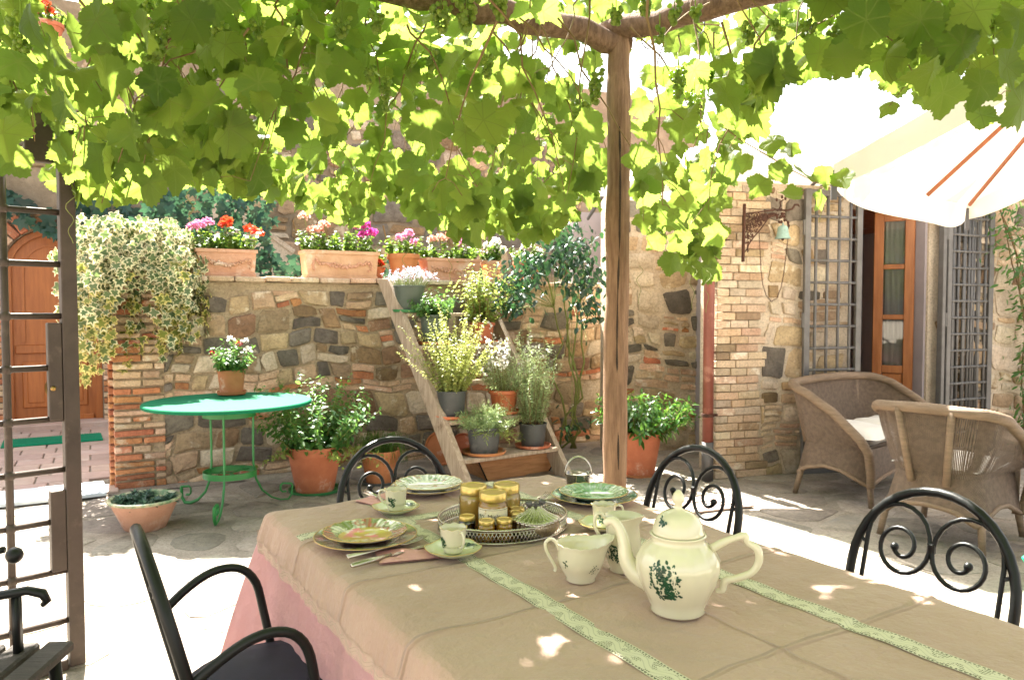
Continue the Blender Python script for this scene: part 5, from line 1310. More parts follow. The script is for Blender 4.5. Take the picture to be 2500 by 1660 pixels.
# ------------------------------------------------------------ wicker seats
def upath(hw, d, rc, n=10, m=None):
    """open U: front left, round the back (y=0), front right; y runs forward"""
    pts = [(-hw, d), (-hw, d * .66), (-hw, rc + (d * .66 - rc) * .5), (-hw, rc)]
    for k in range(1, n + 1): a = pi + (pi / 2) * k / n; pts.append((-hw + rc + rc * cos(a), rc + rc * sin(a)))
    m = m or max(2, int((hw - rc) * 2 / .07))
    for k in range(1, m): pts.append((-hw + rc + (2 * hw - 2 * rc) * k / m, 0))
    for k in range(0, n + 1): a = 1.5 * pi + (pi / 2) * k / n; pts.append((hw - rc + rc * cos(a), rc + rc * sin(a)))
    return pts + [(hw, rc + (d * .66 - rc) * .5), (hw, d * .66), (hw, d)]
def wicker(name, label, cat, loc, rz, hw, d, top, arm, dense=False):
    t = thing(name, label, cat, loc, rz)
    mm = max(4, int(hw / .035)); n_ = len(upath(hw, d, .16, 10, mm)); ba, wa, ri = [upath(*a, 10, mm) for a in ((hw - .01, d, .12), (hw - .05, d - .03, .14), (hw + .06, d + .03, .2))]
    off = lambda pts, dy: [(x, y + dy) for x, y in pts]
    ba, wa, ri = off(ba, .0), off(wa, .03), off(ri, -.05)
    m = n_; C = []
    for i in range(m):
        u = abs(2 * i / (m - 1) - 1)                                       # 0 at the back, 1 at the front
        xx = wa[i][0]; yy = wa[i][1] / d
        zt = top - (top - arm) * max(0, min(1, (yy - .12) / .62)) ** 1.1 - (.0 if yy < .86 else (yy - .86) * 1.1)
        zt += .03 * (1 - (xx / hw) ** 2) * (1 if yy < .3 else 0)
        arch = .15 + .09 * max(0, 1 - min(abs(yy - .0) if abs(xx) < hw * .7 else 9, 9) ** 2) * (1 - (xx / (hw * .72)) ** 2 if abs(xx) < hw * .72 else 0)
        if abs(xx) > hw * .7: arch = .15 + .09 * max(0, sin(pi * min(1, max(0, (yy - .1) / .85))))
        C.append(((ba[i][0], ba[i][1], arch), (wa[i][0], wa[i][1], .39), (ri[i][0], ri[i][1], zt)))
    vs = []; uv = []; ed = []; rows = 8; s = 0.
    for i in range(m):
        if i: s += hypot(wa[i][0] - wa[i - 1][0], wa[i][1] - wa[i - 1][1])
        a, w, r_ = [V(q) for q in C[i]]; v_ = 0
        for k in range(2 * rows + 1):
            if k <= rows: p = a.lerp(w, k / rows)
            else:
                q = (k - rows) / rows; p = w.lerp(r_, q); bul = .02 * sin(pi * q); p += V((0, -bul, 0)) if abs(w.x) < hw * .6 else V((bul * (1 if w.x < 0 else -1), 0, 0)) * -.5
            vs.append(p); uv.append((s, p.z)); ed.append(1. if k > rows and not dense else 0.)
    nk = 2 * rows + 1; T = []
    for i in range(m - 1):
        for k in range(nk - 1): A = i * nk + k; T += [(A, A + nk, A + nk + 1), (A, A + nk + 1, A + 1)]
    ob = link('woven_shell', npmesh('woven_shell', np.array([tuple(v) for v in vs]), np.array(T), 'wicker', np.array(uv), np.array(ed), True), t)
    so_ = ob.modifiers.new('thick', 'SOLIDIFY'); so_.thickness = .008; so_.offset = 0
    rim = [V(c[2]) for c in C]; f0, f1 = rim[0], rim[-1]
    lo0, lo1 = V((-hw + .01, d + .02, .14)), V((hw - .01, d + .02, .14))
    def drop(f, lo): return [lo, lo.lerp(f, .35) + V((0, .025, 0)), lo.lerp(f, .7) + V((0, .035, .01))]
    full = drop(f0, lo0) + rim + drop(f1, lo1)[::-1]
    sm = []
    for i in range(len(full) - 1):
        for q in (0, .5): sm.append(full[i].lerp(full[i + 1], q))
    sm.append(full[-1])
    sm = [sm[0]] + [p for p, _ in along(sm, .0105)]; b = MB(); b.tube(sm, [.030 * (1 + .085 * (i % 2)) if 8 < i < len(sm) - 9 else .027 * (1 + .085 * (i % 2)) for i in range(len(sm))], 10); b.build('braided_rim', 'cane', t, True)
    # apron, seat deck, legs, corner posts, lower edge
    vs = []; uv = []; nx = 16
    for i in range(nx + 1):
        x = -hw + .02 + (2 * hw - .04) * i / nx; zb = .15 + .08 * (1 - (2 * i / nx - 1) ** 2)
        for k in range(5): z_ = zb + (.40 - zb) * k / 4; vs.append((x, d + .005, z_)); uv.append((x, z_))
    T = []
    for i in range(nx):
        for k in range(4): A = i * 5 + k; T += [(A, A + 5, A + 6), (A, A + 6, A + 1)]
    link('front_apron', npmesh('front_apron', np.array(vs), np.array(T), 'wicker', np.array(uv), np.zeros(len(vs))), t)
    b = MB(); b.box((0, d / 2 + .01, .385), (2 * hw - .2, d - .16, .03), b=.008); b.build('seat_deck', 'cane', t)
    b = MB(); b.tube([V(c[0]) for c in C], .015, 8); b.tube([(-hw + .02 + (2 * hw - .04) * i / nx, d + .008, .145 + .08 * (1 - (2 * i / nx - 1) ** 2)) for i in range(nx + 1)], .014, 8); b.build('lower_edge', 'cane', t, True)
    for sx in (-1, 1):
        for y, dy in ((.07, -.04), (d, .03)): b = MB(); b.tube([(sx * (hw - .03), y, .2), (sx * (hw - .005), y + dy, 0)], [.022, .018], 10); b.build('leg', 'cane', t, True)
        i = 13 if sx < 0 else m - 14; w, r_ = V(C[i][1]), V(C[i][2]); o_ = V((sx * .0, -.022, 0)); b = MB(); b.tube([w + o_ + V((0, 0, -.03)), r_ + o_ * .6], .021, 10); b.build('back_post', 'cane', t, True)
    return t
# armchair seen from behind
ar = atan2(.62, .78); dirA = V((cos(ar), sin(ar), 0))
mid = (G(2155, 1318) + G(2366, 1366)) / 2
wicker('wicker_armchair', 'brown wicker tub armchair seen from behind, nearest the dining table', 'armchair', mid + dirA * .02 + V((.03, 0, 0)), ar - pi / 2, .285, .60, .765, .62)
cu = MB()
def cushion(w, d, h, n=10):
    b = MB()
    def f(u, v, sg): x, y = (u - .5) * w, (v - .5) * d; e = (1 - (2 * u - 1) ** 6) * (1 - (2 * v - 1) ** 6); return (x, y, sg * h / 2 * max(0, e) ** .5 + .006 * sin(9 * u + 4 * v))
    b.grid(lambda u, v: f(u, v, 1), n, n); b.grid(lambda u, v: f(1 - u, v, -1), n, n); return b
c0 = mid + dirA * .33; tag(cushion(.47, .5, .085).build('seat_cushion', 'cushion', None, True, loc=(c0.x + .03, c0.y, .446), rot=(0, 0, ar - pi / 2)), 'white seat cushion seen through the back of the wicker armchair', 'cushion', 'white seat cushions')
sr_ = R(-52); dirS = V((cos(sr_), sin(sr_), 0)); side = V((-dirS.y, dirS.x, 0))
sb_ = G(1950, 1205) + dirS * .0 + side * .54
sofa = wicker('wicker_loveseat', 'wide brown wicker loveseat in front of the door grilles', 'sofa', sb_ + dirS * -.02, sr_ - pi / 2, .58, .57, .79, .62, True)
for k, lab in ((-1, 'white seat cushion on the near half of the loveseat'), (1, 'white seat cushion on the far half of the loveseat')):
    c0 = sb_ + dirS * .30 + side * (.26 * k); tag(cushion(.47, .48, .11).build('seat_cushion', 'cushion', None, True, loc=(c0.x, c0.y, .458), rot=(R(2 * k), 0, sr_ - pi / 2)), lab, 'cushion', 'white seat cushions')
# low table at the right edge with a white tray, and the green watering can below it
p = V((3.42, 4.75, 0)); t = thing('side_table', 'low round wicker side table at the right edge', 'table', p)
b = MB(); b.lathe([(.002, .50), (.27, .50), (.285, .51), (.285, .525), (.27, .53), (.002, .53)], 28); b.build('table_top', 'cane', t, 40)
for k in range(3): a = k * 2.094; b = MB(); b.tube([(.2 * cos(a), .2 * sin(a), .5), (.22 * cos(a), .22 * sin(a), 0)], .018, 8); b.build('leg', 'cane', t, True)
b = MB(); b.lathe([(.1, 0), (.14, .012), (.15, .02), (.14, .02), (.1, .008), (.002, .008)], 24); tag(b.build('white_dish', 'porcelain', None, 40, loc=p + V((-.1, -.1, .531))), 'white dish on the low side table', 'dish')
wp = G(2492, 1452); t = thing('watering_can', 'small bright green watering can at the right edge', 'watering can', wp + V((.21, 0, 0)), R(200))
b = MB(); b.lathe([(.09, 0), (.095, .005), (.085, .16), (.08, .165), (.002, .165)], 20); b.build('body', 'bright_plastic', t, 40)
b = MB(); b.tube([(.08, 0, .04), (.16, 0, .11), (.23, 0, .19)], [.018, .013, .012], 8); b.build('spout', 'bright_plastic', t, True)
b = MB(); b.tube([(.0 - .06, 0, .16), (-.12, 0, .2), (-.15, 0, .14), (-.13, 0, .07), (-.085, 0, .04)], .009, 8); b.build('handle', 'bright_plastic', t, True)

# ------------------------------------------------------------ parasols
def parasol(label, corners, apex, edge_z, pole, val, ribs=True, name='parasol', tilt=None):
    c = sum(corners, V((0, 0, 0))) / 4; t = thing(name, label, name, (c.x, c.y, 0)); o0 = V((c.x, c.y, 0))
    A = V((c.x, c.y, apex)) - o0; K = [V((p.x, p.y, edge_z if not tilt else tilt[i])) - o0 for i, p in enumerate(corners)]; n = 10
    for k in range(4):
        a, b_ = K[k], K[(k + 1) % 4]
        def f(u, v):
            e = a.lerp(b_, v); p = A.lerp(e, u); p.z -= .05 * u * sin(pi * v) - .03 * sin(pi * u); mid_ = V((0, 0, p.z)); s = 1 - .06 * u * sin(pi * v); return (p.x * s, p.y * s, p.z)
        b = MB(); b.grid(f, n, 14); b.build('canopy_panel', 'canvas', t, True)
        def g(u, v):
            p = V(f(1, v)); o_ = V((p.x, p.y, 0)).normalized(); return (p.x + o_.x * (.004 + .03 * u * sin(v * 9)), p.y + o_.y * (.004 + .03 * u * sin(v * 9)), p.z - val * u * (1 - .35 * (abs(2 * v - 1) ** 8)))
        b = MB(); b.grid(g, 4, 22); b.build('valance', 'canvas', t, True)
        if ribs:
            for e_ in (a, (a + b_) / 2):
                q = V(e_); q.z = f(1, 0 if e_ is a else .5)[2]; sc_ = 1 if e_ is a else .93; q.x *= sc_; q.y *= sc_
                b = MB(); b.bar(A.lerp(q, .04) - V((0, 0, .05)), A.lerp(q, .985) - V((0, 0, .024)), .015, .022); b.build('rib', 'wood_rib', t)
        b = MB(); b.bar(a + V((0, 0, -.03)), a + V((0, 0, -.03 - val * .9)), .03, .012); b.build('corner_strap', 'zinc', t)
    if not pole:
        for k in (0, 1): b = MB(); q = K[k] * .9; q.z = edge_z; b.bar(q, V(q) + (-HN) * .5 + V((0, 0, -.25)), .02, .02); b.build('wall_stay', 'zinc', t)
        return t
    b = MB(); b.tube([(0, 0, .0), (0, 0, apex + .05)], .026, 12); b.build('pole', 'wood_rib', t, True)
    b = MB(); b.box((0, 0, .04), (.5, .5, .08), b=.02); b.build('base', 'cement', t)
    b = MB(); b.ball((0, 0, apex + .08), .04); b.build('finial', 'wood_rib', t, True)
    return t
c1, c2 = G(2030, 405, 2.1) , G(2355, 500, 2.1)
e_ = (c2 - c1); nn = V((e_.y, -e_.x, 0)); parasol('large white square parasol with wooden ribs over the wicker armchair', [c1, c2, c2 + nn, c1 + nn], 2.98, 2.1, 1, .17, tilt=(2.1, 2.1, 3.3, 3.3))
parasol('white canvas awning in front of the house wall, behind the parasol', [V((.72, 6.55, 0)), V((2.6, 6.4, 0)), V((3.05, 5.2, 0)), V((1.5, 5.1, 0))], 2.75, 2.42, 0, .12, False, 'awning')

# ------------------------------------------------------------ iron gate at the left
ga = G(168, 1640); gdir = V((-.72, -.69, 0)).normalized(); grz = atan2(gdir.y, gdir.x)
gate = thing('iron_gate', 'open brown iron grid gate at the left edge', 'gate', (ga.x, ga.y, 0), grz)
b = MB(); b.box((0, 0, 1.10), (.052, .045, 2.18), b=.003); b.build('stile', 'iron_brown', gate)
b = MB(); b.box((1.2, 0, 1.10), (.062, .05, 2.18), b=.003); b.build('stile', 'iron_brown', gate)
for z_ in (.02, 2.17): b = MB(); b.box((.6, 0, z_), (1.14, .03, .04), b=.003); b.build('rail', 'iron_brown', gate)
me = MB().tube([(.02, 0, 0), (1.18, 0, 0)], .0115, 8).mesh('cross_rod', 'iron_brown', True)
for k in range(10): link('cross_rod', me, gate, (0, 0, 1.895 - .19 * k))
ub = MB(); ub.tube([(0, 0, .03), (0, 0, 2.16)], .013, 8)
for k in range(10): ub.ball((0, 0, 1.895 - .19 * k), .021, 8, 6)
me = ub.mesh('upright_rod', 'iron_brown', True)
for k in range(5): link('upright_rod', me, gate, (.2 + .2 * k, 0, 0))
b = MB(); b.box((.05, 0, 1.12), (.046, .035, .36), b=.003); b.build('lock_case', 'iron_brown', gate)
b = MB(); b.lathe([(.002, -.024), (.018, -.022), (.02, -.017)], 16, Matrix.Translation((.06, 0, 1.06)) @ Matrix.Rotation(-pi / 2, 4, 'X') @ Matrix.Diagonal((1, 1.6, 1, 1))); b.ball((.06, .02, 1.06), .010); b.ball((.06, -.02, 1.06), .010); b.build('keyhole', 'brass', gate, True)
b = MB(); b.box((.052, 0, .53), (.05, .04, .30), b=.003); b.build('bolt_case', 'iron_brown', gate)
b = MB(); b.box((.085, 0, 1.98), (.09, .03, .20), b=.003); b.build('corner_plate', 'iron_brown', gate)

# ------------------------------------------------------------ bench at the lower left
bz = .62; bp0 = Q(40, 1452, 1.95); bench = thing('garden_bench', 'slatted garden bench with curled iron arm at the lower left', 'bench', (bp0.x, bp0.y, 0))
def bq(x, y, Z): return Q(x, y, Z) - V((bp0.x, bp0.y, 0))
a1, a2, a3, a4 = bq(-150, 1500, 1.93), bq(-20, 1463, 1.93), bq(50, 1450, 1.95), bq(88, 1458, 1.96); a5 = bq(98, 1476, 1.96); a6 = bq(86, 1487, 1.96)
b = MB(); b.tube([a1, a2, a3, a4, a5, a6], [.012, .012, .012, .013, .011, .007], 10); b.bar(bq(22, 1456, 1.95), bq(24, 1640, 1.95), .022, .014); b.tube([bq(-150, 1380, 1.93), bq(-60, 1360, 1.93), bq(-5, 1348, 1.93)], .009, 8); b.ball(bq(20, 1362, 1.93), .021, 12, 10); b.build('arm_rest', 'iron_black', bench, True)
s0 = bq(72, 1520, 1.92); s1 = bq(50, 1665, 1.66)
for k in range(5):
    o_ = V((-.085 * k, -.01 * k, .0)); zz = .44
    A_ = V((s0.x, s0.y + .10, zz)) + o_; B_ = V((s0.x + .10, s0.y - 1.1, zz)) + o_; b = MB(); b.bar(A_, B_, .07, .028, .006); b.build('seat_slat', 'wood_bench', bench)
for yy in (.05, -.95):
    b = MB(); b.tube([(s0.x - .0 + .01, s0.y + yy, .43), (s0.x + .03, s0.y + yy, .2), (s0.x + .05, s0.y + yy, 0)], .016, 8); b.tube([(s0.x - .4, s0.y + yy, .43), (s0.x - .42, s0.y + yy, 0)], .016, 8); b.bar((s0.x + .02, s0.y + yy, .415), (s0.x - .42, s0.y + yy, .415), .02, .02); b.build('leg_frame', 'iron_black', bench, True)
# ------------------------------------------------------------ dining table, cloths
TA = R(31.8); E1 = V((cos(TA), sin(TA), 0)); E2 = V((sin(TA), -cos(TA), 0))      # across, and along towards the camera
TC = G(651, 1251, .76); TC.z = 0; TW, TLN, TH = .995, 1.95, .76
def tp_(a, c, z=TH): return V((TC.x, TC.y, z)) + E1 * a + E2 * c
tbl = thing('dining_table', 'long dining table under pink and beige cloths beneath the pergola', 'table', TC, TA)
b = MB(); b.box((TW / 2, -TLN / 2, TH - .027), (TW - .03, TLN - .03, .03), b=.004); b.build('table_top', 'wood_walnut', tbl)
for x in (.08, TW - .08):
    for y in (.08, TLN - .08): b = MB(); b.box((x, -y, (TH - .04) / 2), (.06, .06, TH - .042), b=.005); b.build('leg', 'wood_walnut', tbl)
def drape(name, mat_, drop, zt, flare_, amp, label, freq=15., seed=0., o_=0., ck=3.):
    """cloth: flat top and four hanging sides with folds; returns its object"""
    vs = []; fs = []; uvd = []
    nx, ny, nd = 130, 400, 12
    def top(a, c):
        w = .0018 * sin(9 * a + 3 * c + seed) * sin(4 * c - 5 * a) + .0016 * sin(31 * a + 7 * sin(5 * c)) * sin(6 * c + 2) + .0012 * sin(40 * c - 25 * a + 3 * sin(8 * a))
        for f0, ax in ((.52, 0), (1.02, 1), (.70, 1), (1.40, 1), (.36, 1)):
            d_ = (a - f0) if ax == 0 else (c - f0 - .02 * sin(6 * a)); w += .004 * max(0., 1 - abs(d_) / (.012 if d_ > 0 else .028)) ** 1.2
        e = min(a, TW - a, c, TLN - c); return zt + w - .006 * math.exp(-max(0, e) / .012)
    b = MB(); b.grid(lambda u, v: (u * TW, -v * TLN, top(u * TW, v * TLN)), nx, ny)
    per = [(u * TW, 0.) for u in np.linspace(0, 1, 131)] + [(TW, -v * TLN) for v in np.linspace(0, 1, 401)[1:]] + [(TW - u * TW, -TLN) for u in np.linspace(0, 1, 131)[1:]] + [(0., -TLN + v * TLN) for v in np.linspace(0, 1, 401)[1:-1]]
    m = len(per); base = len(b.v)
    for i, (x, y) in enumerate(per):
        ox = (-1 if x <= 1e-6 else (1 if x >= TW - 1e-6 else 0)); oy = (1 if y >= -1e-6 else (-1 if y <= -TLN + 1e-6 else 0)); o2 = V((ox, oy, 0)); o2 = o2.normalized() if o2.length else o2
        corner = math.exp(-min(hypot(x, y), hypot(x - TW, y), hypot(x, y + TLN), hypot(x - TW, y + TLN)) / .16)
        for k in range(nd + 1):
            q = k / nd; s_ = (x if oy and not ox else y); wv = amp * q * (sin(s_ * freq + seed) + .5 * sin(s_ * freq * 2.3 + 1 + seed)) + .0025 * q * sin(s_ * 90 + 3 * sin(s_ * 13))
            out = (.006 + o_ if k else 0.) + (flare_ * q ** .8) * (1 + ck * corner) + wv
            b.v.append((x + o2.x * out, y + o2.y * out, top(x, -y) - (.003 if k else 0) - (drop * q * (1 - .08 * corner) if k else 0)))
    for i in range(m):
        j = (i + 1) % m
        for k in range(nd): b.f.append((base + i * (nd + 1) + k, base + j * (nd + 1) + k, base + j * (nd + 1) + k + 1, base + i * (nd + 1) + k + 1))
    global TOPF; TOPF = top; o = b.build(name, mat_, None, True, loc=TC, rot=(0, 0, TA)); tag(o, label, 'tablecloth'); return o
drape('under_tablecloth', 'cloth_pink', .64, TH - .014, .034, .012, 'pink under tablecloth hanging below the beige cloth', 13, .5, -.006, 5.)
cloth = drape('tablecloth', 'cloth_beige', .075, TH, .022, .0028, 'beige tablecloth with pale green lace bands over the pink cloth', 24, 1.7, .004, .2)
def lace_band(pts, w, name, mat_, par, nrm=None):
    """strip along pts, w wide, with its own metric uv"""
    vs = []; uv = []; s = 0.
    for i, (p, a) in enumerate(pts):
        if i: s += (V(p) - V(pts[i - 1][0])).length
        vs += [tuple(V(p) - V(a) * w / 2), tuple(V(p) + V(a) * w / 2)]; uv += [(s, 0.), (s, 1.)]
    T = []
    for i in range(len(pts) - 1): A = 2 * i; T += [(A, A + 2, A + 3), (A, A + 3, A + 1)]
    o = link(name, npmesh(name, np.array(vs), np.array(T), mat_, np.array(uv)), par); return o
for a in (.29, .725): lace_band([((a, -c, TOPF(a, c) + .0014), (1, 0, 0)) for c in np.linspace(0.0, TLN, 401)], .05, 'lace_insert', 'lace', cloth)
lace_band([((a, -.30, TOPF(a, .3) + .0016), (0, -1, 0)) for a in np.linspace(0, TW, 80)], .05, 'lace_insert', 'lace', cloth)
# lace hem on the hanging sides of the beige cloth
me = cloth.data; base = 131 * 401; nd1 = 13
def hem(i0, i1):
    P_ = []
    for i in range(i0, i1):
        v9, v12 = me.vertices[base + i * nd1 + 9].co, me.vertices[base + i * nd1 + 12].co; d_ = (v12 - v9); P_.append((tuple(v12 + V((0, 0, -.013))), (0, 0, -1)))
    return P_
lace_band(hem(660, 1059), .035, 'lace_hem', 'lace_edge', cloth); lace_band(hem(0, 130), .06, 'lace_hem', 'lace_edge', cloth); lace_band(hem(131, 530), .06, 'lace_hem', 'lace_edge', cloth)

# ------------------------------------------------------------ chairs
def make_chair():
    t = thing('dining_chair', 'x', 'chair', (0, 0, 0), 0, 'black iron dining chairs round the table')
    tilt = lambda x, z, y=0.: V((x, y - (z - .45) * .25, z))                # back leans away; chair faces +y
    b = MB(); pts = [tilt(-.20, .30), tilt(-.205, .45), tilt(-.212, .58)] + [tilt(-.212 * cos(a), .645 + .225 * sin(a)) for a in np.linspace(0, pi, 19)] + [tilt(.212, .58), tilt(.205, .45), tilt(.20, .30)]
    b.tube(pts, .0125, 10); b.build('back_hoop', 'iron_black', t, True)
    for sx in (-1, 1):
        pts = [tilt(sx * .172, .47), tilt(sx * .176, .60), tilt(sx * .176, .68)] + [tilt(sx * (.09 - .086 * cos(a)), .728 + .094 * sin(a)) for a in np.linspace(pi, 0, 11)]
        r0 = .076; cx, cz = .080, .715
        for q in np.linspace(.0, 1., 34):
            a = -q * 2 * pi * 1.45; r = r0 * (1 - .78 * q); pts.append(tilt(sx * (cx - r * cos(a)), cz + r * sin(a)))
        b = MB(); b.tube(pts, [.0062] * (len(pts) - 3) + [.007, .009, .010], 8); b.ball(pts[-1], .0115, 8, 6); b.build('back_scroll', 'iron_black', t, True)
        b = MB(); b.tube([tilt(sx * .205, .715), tilt(sx * .172, .70)], .005, 6); b.build('scroll_tie', 'iron_black', t)
        # arm
        hp = tilt(sx * .212, .60); b = MB(); ap = [hp, hp + V((sx * .01, .05, .04)), hp + V((sx * .016, .105, .072)), hp + V((sx * .018, .155, .082)), hp + V((sx * .018, .2, .07)), hp + V((sx * .016, .232, .03)), hp + V((sx * .012, .248, -.04)), V((sx * .208, .225, .47)), V((sx * .205, .228, .42))]
        sm = []
        for i in range(len(ap) - 1):
            p0, p1, p2, p3 = ap[max(0, i - 1)], ap[i], ap[i + 1], ap[min(len(ap) - 1, i + 2)]
            for q in (0, .33, .66): sm.append(.5 * ((2 * p1) + (p2 - p0) * q + (2 * p0 - 5 * p1 + 4 * p2 - p3) * q * q + (3 * p1 - p0 - 3 * p2 + p3) * q ** 3))
        b.tube(sm + [ap[-1]], .011, 10); b.build('arm', 'iron_black', t, True)
        b = MB(); b.tube([(sx * .2, .355, .42), (sx * .205, .375, 0)], .0115, 10); b.build('leg', 'iron_black', t, True)
        b = MB(); b.tube([tilt(sx * .2, .42), V((sx * .205, -.06, 0))], .0115, 10); b.build('leg', 'iron_black', t, True)
    b = MB(); b.box((0, .0, .728), (.02, .016, .03), Matrix.Translation((0, -.0695, 0)), b=.004); b.build('scroll_band', 'iron_black', t)
    b = MB(); b.lathe([(.19, .418), (.222, .42), (.225, .428), (.222, .436), (.19, .437)], 32, Matrix.Translation((0, .19, 0)), sx=1.02, sy=1.06); b.build('seat_frame', 'iron_black', t, 40)
    b = MB(); b.lathe([(.19, .438), (.214, .445), (.218, .458), (.205, .474), (.15, .486), (.08, .490), (.002, .491)], 36, Matrix.Translation((0, .19, 0)), sx=1.02, sy=1.06); b.build('seat_pad', 'velvet', t, True)
    return t
ch = make_chair()
def place(o, top, rz, label):
    """put the top of the hoop over this spot"""
    o['label'] = label; back = V((-sin(rz), cos(rz), 0)) * (-(.87 - .45) * .25); o.location = V((top.x, top.y, 0)) - back; o.rotation_euler = (0, 0, rz)
fr_ = lambda d: atan2(d.y, d.x) - pi / 2
def armless():
    c = copy_tree(ch)
    for k in list(c.children):
        if k.name.startswith('arm'): bpy.data.objects.remove(k)
    return c
place(ch, V((-.81, 1.62, 0)), fr_(E1), 'black iron armchair with dark seat pad at the near left of the table')
place(armless(), V((-.45, 2.78, 0)), fr_(E2), 'black iron chair at the far end of the table, before the mint pot')
place(armless(), V((.655, 2.60, 0)), fr_(-E1), 'black iron chair on the right of the table nearest the pergola post')
place(armless(), V((1.12, 1.965, 0)), fr_(-E1), 'black iron chair on the right of the table nearest the camera')

# ------------------------------------------------------------ tableware
def onT(x, y, z=TH + .003): return G(x, y, z)
def plate(name, label, p, r, mats, z, scallop=0., seed=0, grp='plates on the dining table'):
    t = thing(name, label, 'plate', V((p.x, p.y, z)), seed, grp)
    md = (lambda a, i, rr, zz: (rr * (1 + scallop * cos(a * 20)) if i >= 2 and rr > r * .6 else rr, zz + (scallop * .09 * cos(a * 20) * r * 6 if rr > r * .75 else 0))) if scallop else None
    b = MB(); b.lathe([(r * .5, 0), (r * .55, .0015), (r * .66, .006), (r * .99, .019), (r, .0205), (r * .985, .0215)], 80, mod=md); b.f = [f for f in b.f if len(f) == 4]; b.build('plate_back', 'porcelain', t, True)
    b = MB(); b.lathe([(r * .985, .0215), (r * .70, .0125), (r * .64, .0085)], 80, mod=(lambda a, i, rr, zz: md(a, 3, rr, zz) if md and i == 0 else (rr, zz)), close=False); 
    b.f = [f for f in b.f if len(f) == 4]; b.build('plate_border', mats[0], t, True)
    b = MB(); b.lathe([(r * .64, .0085), (r * .58, .006), (.001, .006)], 48); b.f = [f for f in b.f if len(f) == 4]; b.build('plate_well', mats[1], t, True)
    b = MB(); b.tube([(r * (1 + scallop * cos(a * 20)) * cos(a), r * (1 + scallop * cos(a * 20)) * sin(a), .0212 + scallop * .54 * r * cos(a * 20)) for a in np.linspace(0, 2 * pi, 81)[:-1]], .0011, 5, True); b.build('gilt_edge', 'gold_rim', t, True)
    return t
def platemat(name, base, c1, c2, sc, lo, hi, rays=0.):
    m, t, out = _new(name); tc = N(t, 'TexCoord'); p = tc.outputs['Object']
    no = N(t, 'TexNoise', Scale=sc, Detail=4.); L(t, p, no.inputs['Vector']); n2 = N(t, 'TexNoise', Scale=sc * .55, Detail=3.); mp = N(t, 'Mapping', Location=(3, 1, 2)); L(t, p, mp.inputs[0]); L(t, mp.outputs[0], n2.inputs['Vector'])
    col = mixc(t, sstep(t, no.outputs[0], lo, hi), base, c1); col = mixc(t, sstep(t, n2.outputs[0], lo + .02, hi + .02), col, c2)
    if rays:
        sx = N(t, 'SeparateXYZ'); L(t, p, sx.inputs[0]); an = mathn(t, 'ARCTAN2', sx.outputs[0], sx.outputs[1]); r_ = sstep(t, mathn(t, 'SINE', mathn(t, 'MULTIPLY', an, rays)), .1, .5); col = mixc(t, mathn(t, 'MULTIPLY', r_, .55), col, tuple(x * .35 + c1[i] * .3 for i, x in enumerate(base)))
    bs = N(t, 'BsdfPrincipled', Roughness=.12); bs.inputs['Coat Weight'].default_value = .5; L(t, col, bs.inputs['Base Color'])
    if rays:
        bp = N(t, 'Bump', Strength=.5, Distance=.002); L(t, mathn(t, 'SINE', mathn(t, 'MULTIPLY', an, rays)), bp.inputs['Height']); L(t, bp.outputs[0], bs.inputs['Normal'])
    L(t, bs.outputs[0], out.inputs['Surface'])
platemat('plate_plum', (.18, .10, .095), (.3, .17, .15), (.16, .2, .1), 30, .45, .6)
platemat('plate_floral', (.66, .66, .5), (.16, .22, .045), (.4, .12, .07), 34, .47, .55, 30)
platemat('plate_rose', (.68, .62, .5), (.7, .2, .24), (.45, .33, .06), 26, .42, .5)
platemat('plate_green', (.55, .62, .46), (.09, .24, .09), (.16, .32, .13), 34, .46, .56, 30)
platemat('plate_greenwell', (.4, .55, .33), (.11, .29, .11), (.2, .4, .16), 30, .44, .55)
platemat('plate_teal', (.05, .16, .13), (.16, .27, .2), (.1, .2, .13), 30, .45, .6)
platemat('plate_white', (.76, .76, .70), (.3, .42, .25), (.5, .3, .22), 40, .56, .63, 30)
platemat('plate_whitewell', (.77, .76, .7), (.35, .45, .28), (.55, .35, .25), 30, .58, .64)
zt = TH + .0035
p = onT(889, 1330); plate('charger_plate', 'plum brown charger plate at the near left setting', p, .128, ('plate_plum', 'plate_plum'), zt, 0, .2); plate('dinner_plate', 'fluted plate with pink rose centre on the plum charger', p + V((-.002, .004, 0)), .104, ('plate_floral', 'plate_rose'), zt + .0095, .012, .4)
p = onT(1043, 1203); plate('charger_plate', 'pale charger plate at the far setting', p, .118, ('plate_white', 'plate_whitewell'), zt, 0, .2); plate('dinner_plate', 'white fluted plate stacked at the far setting', p + V((.002, .0, 0)), .108, ('plate_white', 'plate_whitewell'), zt + .0095, .012, 1.4)
p = onT(1453, 1226); plate('charger_plate', 'dark teal charger plate at the right setting', p, .131, ('plate_teal', 'plate_teal'), zt, 0, .2); plate('dinner_plate', 'green patterned fluted plate on the teal charger', p + V((-.002, .003, 0)), .105, ('plate_green', 'plate_greenwell'), zt + .0095, .012, 2.4)

